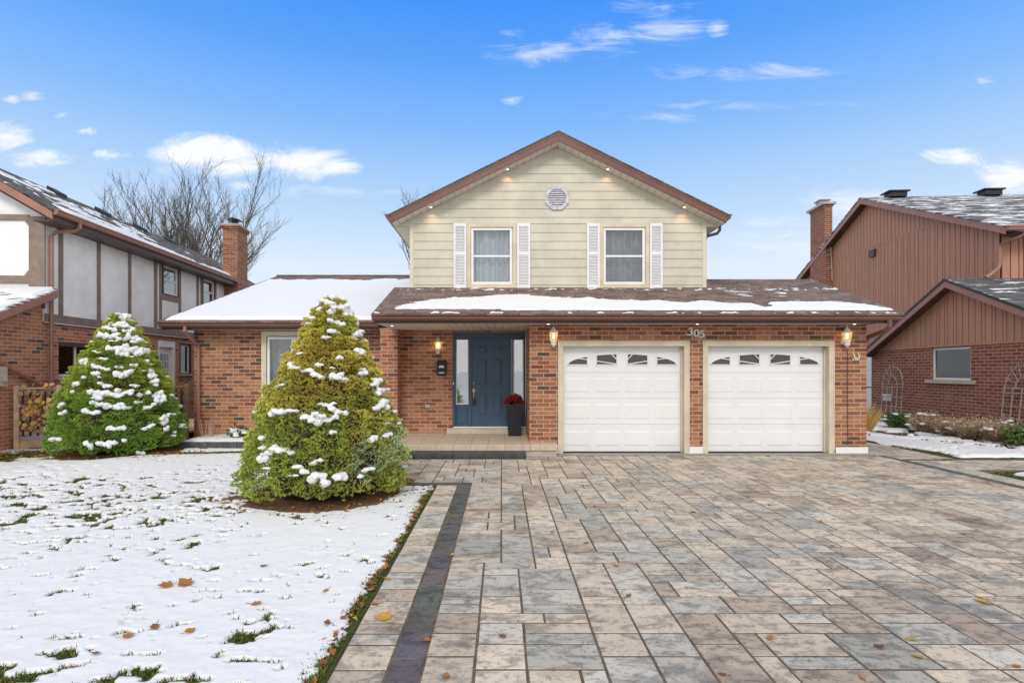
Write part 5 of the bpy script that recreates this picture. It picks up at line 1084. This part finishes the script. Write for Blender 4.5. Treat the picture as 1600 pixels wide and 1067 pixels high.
# trellises leaning on the right neighbour's wall
def trellis(lyc, w, h, label, tilt=0.0, lean=.10):
    o3 = (-.2, lyc, 0); t = root('trellis', label, 'trellis', o3, rt2((10.6, 0), RA, o3), RA, group='arched garden trellises')
    rs = random.Random(int(lyc*10))
    P = lambda a, z: (-.22+lean*z/h-.02, lyc+a+tilt*z, z)
    for k in range(5):
        a = -w/2+w*k/4; mb = MB(); mb.tube([P(a+rs.uniform(-.01,.01), 0), P(a*.97, h*.35), P(a, h*.70)], .013, 6); mb.build('upright', GREYW, t)
    for z in (.30,.58,.86,1.14,h*.70): mb = MB(); mb.tube([P(-w/2-.05, z+rs.uniform(-.02,.02)), P(0, z), P(w/2+.05, z+rs.uniform(-.02,.02))], .012, 6); mb.build('crossbar', GREYW, t)
    mb = MB(); mb.tube([P(w/2*math.cos(math.pi*k/16), h*.70+(h*.28)*math.sin(math.pi*k/16)) for k in range(17)], .014, 6); mb.build('arch', GREYW, t)
    mb = MB(); mb.tube([P(w*.2*math.cos(math.pi*k/12), h*.70+(h*.12)*math.sin(math.pi*k/12)) for k in range(13)], .012, 6); mb.build('inner_arch', GREYW, t)
    for k in range(1, 8): an = math.pi*k/8; mb = MB(); mb.tube([P(w*.2*math.cos(an), h*.70+h*.12*math.sin(an)), P(w*.56*math.cos(an), h*.70+h*.34*math.sin(an))], .010, 6); mb.build('spoke', GREYW, t)
trellis(16.75, .95, 1.78, 'arched weathered wood trellis against the dark brick wall near the garage corner')
trellis(12.35, .95, 1.80, 'arched weathered wood trellis cut off by the right edge of the picture', tilt=-.04, lean=.16)

# ------------------------------------------------------------------ deck between the houses
P1, P2 = Vector((-10.02, 11.7, 0)), Vector((-7.37, 13.4, 0)); DZ = .20
dk_ = root('deck', 'low wooden deck with a baluster railing between the two houses', 'deck', tuple((P1+P2)/2))
mb = MB(); mb.prism([(P1.x,P1.y+.04,DZ),(P2.x,P2.y+.04,DZ),(-7.12,17,DZ),(-10.25,17,DZ)], (0,0,-.03)); mb.build('floor', DWOOD2, dk_)
mb = MB(); dv = (P2-P1).normalized(); nv = Vector((-dv.y, dv.x, 0))
def dbox(mb, t0, t1, o0, o1, z0, z1):
    L = (P2-P1).length; a = P1+dv*L*t0; b = P1+dv*L*t1; mb.prism([(a+nv*o0).to_tuple()[:2]+(z0,), (b+nv*o0).to_tuple()[:2]+(z0,), (b+nv*o1).to_tuple()[:2]+(z0,), (a+nv*o1).to_tuple()[:2]+(z0,)], (0,0,z1-z0))
dbox(mb, 0, 1, -.03, -.0, .03, .19); mb.build('rim_board', DWOOD2, dk_)
for t, m in ((.012, DWOOD2), (.23, DWOOD2), (.62, DWOOD), (.985, DWOOD)):
    mb = MB(); dbox(mb, t-.014, t+.014, -.085, -.0, .0 if t < .1 or t > .9 else .15, 1.33); mb.build('post', m, dk_, bevel=.006)
for t0, t1, m in ((.026,.216,DWOOD2),(.244,.606,DWOOD),(.634,.971,DWOOD)):
    mb = MB(); dbox(mb, t0-.01, t1+.01, -.09, .03, 1.25, 1.29); mb.build('top_rail', m, dk_, bevel=.005); mb = MB(); dbox(mb, t0, t1, -.045, -.01, 1.14, 1.22); mb.build('upper_rail', m, dk_); mb = MB(); dbox(mb, t0, t1, -.045, -.01, .30, .38); mb.build('lower_rail', m, dk_)
    n = int((t1-t0)*3.15/.115)
    for k in range(n): t = t0+(t1-t0)*(k+.5)/n; mb = MB(); dbox(mb, t-.006, t+.006, -.075, -.047, .28, 1.2); mb.build('baluster', BAL, dk_)
dsn = snowfield('deck_snow', lambda U, V, h: (P1.x+dv.x*3.15*U+nv.x*V, P1.y+dv.y*3.15*U+nv.y*V, DZ+h+.001), .0, .99, .02, 2.0, .01, .03, lambda U, V: np.minimum(.05, np.minimum(V-.03, (fbm(U*9, V*3, 95)-.25))*.3))
tag(dsn, kind='structure')

# climbing vine with autumn leaves on the railing
vn_ = root('climbing_vine', 'autumn vine with yellow and orange leaves climbing the deck railing', 'vine', (-9.2, 11.75, 0))
rs = random.Random(3); mb = MB()
for k in range(16):
    x0 = -9.75+rs.random()*1.2; y0 = 11.70+.64*(x0+10.02)-.22; top = rs.uniform(.6, 1.35); dxx = rs.uniform(-.5,.3)
    mb.tube([(x0+.5+rs.uniform(0,.3),y0-.05,0),(x0+.25,y0+.02,top*.35),(x0+dxx*.4,y0+.06,top*.7),(x0+dxx,y0+.08,top)], [.008,.007,.006,.004], 5)
mb.build('stems', plain('vine_stem', (.16,.05,.035), .8), vn_)
LP_ = [(0,0),(.35,.18),(.5,.5),(.38,.8),(0,1.05),(-.38,.8),(-.5,.5),(-.35,.18)]
mb = MB(); VC = [(.85,.58,.14),(.86,.66,.32),(.84,.50,.22),(.82,.64,.42),(.70,.26,.12),(.62,.58,.18)]
for k in range(230):
    x = -9.85+abs(rs.gauss(.45,.42)); y0 = 11.70+.64*(x+10.02)-.16+rs.uniform(-.1,.08); z = min(1.38, max(.1, rs.gauss(.85,.27))); s_ = rs.uniform(.06,.11)
    M = Matrix.Translation((x, y0, z)) @ Matrix.Rotation(rs.uniform(-.6,.6), 4, 'Z') @ Matrix.Rotation(rs.uniform(-.5,.4), 4, 'X') @ Matrix.Rotation(math.pi+rs.uniform(-.9,.9), 4, 'Y'); c = rs.choice(VC); c = tuple(v*rs.uniform(.8,1.15) for v in c)
    vs = [(M @ Vector((p[0]*s_, .12*s_*abs(p[0]), p[1]*s_))).to_tuple() for p in LP_]; mb.add(vs, [(0,1,2,3,4),(0,4,5,6,7)], c)
mb.build('leaves', LEAFM, vn_, fix=False)

# ------------------------------------------------------------------ raised bed by the wing
rb = root('raised_bed', 'raised bed edged with dark grey blocks along the left wing wall', 'garden bed', (-5.2, 12.4, 0))
x = -6.78
while x < -3.5: mb = MB(); mb.box(x, x+.605, 11.93, 12.09, 0, .142); mb.build('edging_block', EDGEB, rb, bevel=.008); x += .61
mb = MB(); mb.box(-6.78, -6.63, 12.095, 12.93, 0, .142); mb.build('edging_block', EDGEB, rb, bevel=.008)
mb = MB(); mb.box(-6.63, -3.15, 12.09, 12.935, 0, .12); mb.build('bed_soil', SOILM, rb)
snowfield('bed_snow', lambda U, V, h: (U, V, .135+h), -6.8, -3.15, 11.95, 12.92, .025, .025, lambda U, V: np.minimum(.05, np.minimum(np.minimum(V-11.97, U+6.76), .3+0*U)*.4+.03*(fbm(U*5, V*5, 97)-.5))+.012-.10*np.maximum(0, fbm(U*4, V*4, 98)-.62), rb)

def fuzzy(name, label, cat, loc, r, h, c1, c2, nst, nfl, seed, group=None, leafy=False, snowy=4, parent_rot=None):
    g = np.random.default_rng(seed); rs = random.Random(seed); t = root(name, label, cat, loc, group=group); L0 = np.array(loc, float)
    n = nst; th = g.uniform(0, 6.28, n); q = g.uniform(0, 1, n)**.6; D = np.stack([np.cos(th)*q*r/h, np.sin(th)*q*r/h, np.ones(n)], 1); D /= np.linalg.norm(D, axis=1, keepdims=True)
    global rng; rng = g
    B = L0+np.stack([np.cos(th)*q*r*.25, np.sin(th)*q*r*.25, np.zeros(n)], 1); Ls = h*g.uniform(.55, 1.05, n)
    V, Q, C = blades(B, D, Ls, .009, rgba(c1, n, .2)); arrmesh('stems', V, Q, TWIG, C, parent=t)
    i = g.integers(0, n, nfl); P = B[i]+D[i]*(Ls[i]*g.uniform(.45, 1.05, nfl))[:, None]+g.normal(size=(nfl, 3))*.035; P[:,2] = np.maximum(P[:,2], loc[2]+.03)
    dd = g.normal(size=(nfl, 3))+np.array([0,0,.4]); dd /= np.linalg.norm(dd, axis=1, keepdims=True)
    V, Q, C = blades(P, dd, g.uniform(.03,.06,nfl) if not leafy else g.uniform(.05,.08,nfl), .012 if not leafy else .032, rgba(c2, nfl, .25)); arrmesh('leaves' if leafy else 'dry_heads', V, Q, FOL, C, parent=t)
    if snowy:
        bm = bmesh.new()
        for k in range(snowy*3):
            a = rs.uniform(0, 6.28); qq = rs.uniform(.2,.9)*r; zz = h*(1-.45*(qq/r)**2)*rs.uniform(.55,.95)
            bmesh.ops.create_icosphere(bm, subdivisions=2, radius=1, matrix=Matrix.Translation((qq*math.cos(a), qq*math.sin(a), zz)) @ Matrix.Diagonal((rs.uniform(.05,.10), rs.uniform(.05,.10), rs.uniform(.02,.04), 1)))
        me = bpy.data.meshes.new('snow_cap'); bm.to_mesh(me); bm.free(); o = link('snow_cap', me, SNOW, t, smooth=True); md = o.modifiers.new('remesh', 'REMESH'); md.mode = 'VOXEL'; md.voxel_size = .012; md.use_smooth_shade = True
    return t
def grass_clump(name, label, loc, r, h, n, col, seed, up_=1.0):
    global rng
    rng = g = np.random.default_rng(seed); th = g.uniform(0, 6.28, n); q = g.uniform(0, 1, n); L0 = np.array(loc, float)
    D = np.stack([np.cos(th)*q*.6, np.sin(th)*q*.6, np.ones(n)*up_], 1); D /= np.linalg.norm(D, axis=1, keepdims=True); B = L0+np.stack([np.cos(th)*q*r, np.sin(th)*q*r, np.zeros(n)], 1)
    V, Q, C = blades(B, D, h*g.uniform(.5,1.1,n), .010, rgba(col, n, .25)); o = arrmesh(name, V, Q, GRASSB, C); centre(o); tag(o, label, 'grass clump'); return o
grass_clump('dried_plant', 'sparse pale dry stems standing in the raised bed by the downspout', (-6.42, 12.5, .13), .2, .48, 34, (.55,.38,.27), 5, 2.6)
fuzzy('small_shrub', 'tiny snow-capped dark shrub in the raised bed under the wing window', 'shrub', (-5.78, 12.42, .14), .22, .26, (.12,.09,.05), (.06,.10,.04), 60, 260, 6, leafy=True, snowy=6)
tan1, tan2 = (.42,.31,.20), (.50,.38,.26)
dl = ['dry tan shrub touching the leafy green shrub by the trellis', 'dry tan shrub below the left part of the neighbour\'s side window', 'dry tan shrub under the right end of the neighbour\'s window sill', 'tallest dry tan shrub, left of the green shrub at the picture edge']
def wpos(px, py): Y = F*EYE/(py-HY); return ((px-CX)*Y/F, Y)
for k, (px, Y, r, h) in enumerate(((1447,14.6,.50,.55),(1486,13.7,.38,.50),(1519,13.2,.48,.52),(1560,12.6,.50,.62))):
    fuzzy('dry_shrub', dl[k], 'shrub', ((px-CX)*Y/F, Y, .02), r, h, tan1, tan2, 260, 2600, 40+k, group='dry tan shrubs along the neighbour\'s wall', snowy=3)
fuzzy('green_shrub', 'low leafy green shrub in front of the arched trellis', 'shrub', ((1405-CX)*15.6/F, 15.6, .02), .46, .50, (.1,.08,.04), (.075,.15,.05), 90, 1100, 51, leafy=True, snowy=4)
fuzzy('green_shrub', 'low leafy green shrub at the far right edge of the picture', 'shrub', ((1598-CX)*11.9/F, 11.95, .02), .32, .42, (.1,.08,.04), (.09,.16,.04), 80, 900, 52, leafy=True, snowy=2)
grass_clump('ornamental_grass', 'golden ornamental grass drooping beside the garage corner', (9.35, 14.9, .02), .28, .72, 420, (.62,.42,.13), 61)
grass_clump('ornamental_grass', 'paler golden grass clump behind, beside the neighbour\'s handrail', (9.95, 16.2, .02), .28, .80, 380, (.60,.46,.20), 62)

# ------------------------------------------------------------------ fallen leaves
ML = [(0,-.45),(.16,-.34),(.40,-.36),(.36,-.12),(.52,.10),(.34,.20),(.22,.42),(0,.62),(-.16,.40),(-.36,.24),(-.46,.02),(-.34,-.10),(-.36,-.34),(-.14,-.32)]
def leaf(px, py, s_, col, label, group, z0=.006, seed=0):
    rs = random.Random(seed); x, y = wpos(px, py)
    if z0 is None: z0 = float(lawn_h(np.array([x]), np.array([y]))[0])+.012
    mb = MB(); cup = rs.uniform(.15,.45); tw = rs.uniform(-.3,.3)
    st_ = rs.uniform(.55, 1.0); pts = [(p[0]*s_*st_, p[1]*s_, s_*(cup*(p[0]**2+p[1]**2)*1.1+tw*p[0]*p[1])) for p in ML]; n = len(pts); mb.add([(0,0,0)]+pts, [(0, i+1, (i+1) % n+1) for i in range(n)], tuple(c*rs.uniform(.85,1.1) for c in col)); mb.tube([(0,-.5*s_,.02*s_),(.05*s_,-.95*s_,.10*s_)], .0018, 4, tuple(c*.6 for c in col))
    o = mb.build('fallen_leaf', LEAFM, None, fix=False); o.location = (x, y, z0); o.rotation_euler = (rs.uniform(-.2,.2), rs.uniform(-.2,.2), rs.uniform(0, 6.28)); tag(o, label, 'leaf', group)
ORc, YEc, BRc = (.50,.22,.06), (.60,.40,.08), (.26,.13,.06)
Dp = [(1145,245,2),(855,268,2),(1233,492,2),(1110,397,2),(480,228,2),(1330,133,2),(1430,140,2),(695,105,1),(650,47,2),(790,75,1),(1555,268,3),(760,785,1),(445,800,1),(280,545,2),(228,650,2),(1285,618,1),(525,952,2),(552,446,1),(540,275,1),(405,208,1),(970,352,1)]
pts = [(500+a*.375, 700+b*.375, s) for a, b, s in Dp]+[(1000+a*.375, 680+b*.375, s) for a, b, s in [(225,320,2),(753,360,2),(540,292,1),(523,205,1),(1130,850,2),(800,462,2),(995,882,2),(540,848,1),(1160,925,2),(925,1015,1),(345,998,1),(1570,965,2),(690,118,1),(447,78,2),(535,88,2),(478,155,1),(288,135,2),(785,280,1),(1345,412,1),(60,88,1),(180,92,1),(565,103,1)]]
def zone(px, py):
    row = 'at picture bottom' if py > 960 else 'in foreground' if py > 870 else 'halfway up' if py > 790 else 'far up' if py > 740 else 'close to house'
    col = 'by the dark strip' if px < 720 else 'below the planter' if px < 860 else 'below the left garage door' if px < 1080 else 'below the right garage door' if px < 1300 else 'right of both doors'
    return col+', '+row
for k, (px, py, s) in enumerate(pts): leaf(px, py, .035+.015*s, (ORc, YEc, ORc, BRc)[k % 4], ('tiny ', 'small ', 'larger ')[s-1]+('orange', 'yellow', 'orange', 'brown')[k % 4]+' leaf on pavers '+zone(px, py), 'fallen leaves scattered over the driveway', .006, k)
leaf(601, 965.5, .12, YEc, 'large yellow-green fallen leaf on the pale paver border left of the dark strip', None, .008, 101)
leaf(1536, 941, .11, YEc, 'large curled yellow fallen leaf near the right edge of the driveway', None, .010, 102)
for k, (a, b, s) in enumerate([(1080,602,2),(1335,703,2),(1340,840,2),(1050,757,3),(368,323,3),(500,286,3),(635,858,2),(522,897,2),(393,968,2),(775,875,2),(1030,555,2)]):
    leaf(a*.3814, 660+b*.3814, .04+.014*s, ORc if k % 2 else BRc, ('orange' if k % 2 else 'dark brown')+' leaf on the snow '+['between the spruce and the paving edge', 'right of the others, near the paving edge', 'lowest one near the paving edge', 'just right of the large pair', 'farthest left, towards the deck spruce', 'left of the big spruce', 'just below the large pair', 'by the left foreground grass patches', 'among the lowest left grass patches', 'on a grass patch below the large pair', 'just above the large pair'][k], 'fallen leaves on the snowy lawn', None, 200+k)
leaf(260, 921, .11, (.42,.20,.06), 'left of the pair of large brown leaves lying on the snow', 'pair of large leaves on the snow', None, 103)
leaf(290, 918, .13, (.42,.20,.06), 'right, bigger one of the pair of large brown leaves on the snow', 'pair of large leaves on the snow', None, 104)
# leaf litter (uncountable) in the right bed, by the kerbs and below the spruces
rs = random.Random(9); mb = MB()
def lit(x, y, z, s_):
    a = rs.uniform(0, 6.28); c = rs.choice([ORc, BRc, YEc, (.34,.17,.07)]); c = tuple(v*rs.uniform(.7,1.1) for v in c); q = [(math.cos(a+k*1.26)*s_*(1 if k % 2 else .7), math.sin(a+k*1.26)*s_*(1 if k % 2 else .7)) for k in range(5)]
    mb.poly([(x+u_, y+v_, z+rs.uniform(0,.03)) for u_, v_ in q], c)
for k in range(520):
    y = rs.uniform(10.8, 15.5); x = BED(y)+rs.uniform(.03,.5)+(rs.random() < .3)*rs.uniform(0,1.2); lit(x, y, .05, rs.uniform(.02,.045))
for k in range(190): lit(-.955-abs(rs.gauss(0,.045)), rs.uniform(1.2, 8.0), .014, rs.uniform(.014,.034))
for (bx, by), r in ((BA,1.1),(BB,1.22)):
    for k in range(150): a = rs.uniform(0, 6.28); q = r*rs.uniform(.8,1.15); lit(bx+q*math.cos(a), by+q*math.sin(a), .02, rs.uniform(.015,.03))
for k in range(130): lit(-6.6+rs.gauss(0,.5), 11.1+rs.gauss(0,.28), .02, rs.uniform(.02,.035)); lit(-9.5+rs.gauss(0,.5), 10.9+rs.gauss(0,.3), .03, rs.uniform(.02,.04))
tag(mb.build('leaf_litter', LEAFM, None, fix=False), kind='stuff')

# ------------------------------------------------------------------ bare trees behind
def bare_tree(name, label, bx, by, H_, spread, seed, nl=9, split=3.0, lean=0.0):
    rs = random.Random(seed); t = root(name, label, 'tree', (bx, by, 0)); tr = MB(); cr = MB()
    tr.tube([(bx,by,0),(bx+.05,by,split*.5),(bx+lean*.2,by,split)], [.26,.21,.17], 8)
    def grow(p, d_, L, r, lev):
        n = 4; P = [p]; D_ = d_.copy()
        for i in range(n):
            D_ = (D_+Vector((rs.uniform(-.13,.13), rs.uniform(-.13,.13), .075 if lev < 3 else .03))).normalized(); P.append(P[-1]+D_*L/n)
        cr.tube(P, [r*(1-.5*i/n) for i in range(n+1)], 5 if lev < 2 else 3, caps=False)
        if lev >= 4: return
        k = {0:6,1:5,2:5,3:3}[lev]
        for j in range(k):
            f = .25+.75*(j+rs.random()*.7)/k; i = min(n-1, int(f*n)); q = P[i].lerp(P[i+1], f*n-i) if f*n < n else P[-1]
            ax = Vector((rs.uniform(-1,1), rs.uniform(-1,1), rs.uniform(-.3,.3))).normalized(); nd = (D_*1.0+ax*rs.uniform(.40,.75)+Vector((0,0,.22))).normalized(); nd.z = max(nd.z, .12)
            grow(q, nd.normalized(), L*rs.uniform(.40,.60), max(.006, r*.46), lev+1)
    for k in range(nl):
        a = 2*math.pi*k/nl+rs.uniform(-.3,.3); s_ = spread*(.12+.88*((k*5) % nl)/nl); d_ = Vector((math.cos(a)*s_+lean*.1, math.sin(a)*s_*.7, 1)).normalized()
        grow(Vector((bx+lean*.2, by, split-.3+rs.random()*.8)), d_, (H_-split)*rs.uniform(.62,.80), .075, 0)
    tr.build('trunk', BARK, t, smooth=True); cr.build('crown', BARK, t, fix=False)
bare_tree('bare_tree', 'wide bare tree behind the half-timbered house and its chimney', -16.4, 30, 10.6, .95, 8, 14, 2.6)
bare_tree('bare_tree', 'bare tree mostly hidden behind the left side of the gable roof', -3.3, 30, 9.6, .50, 12, 7, 3.0)
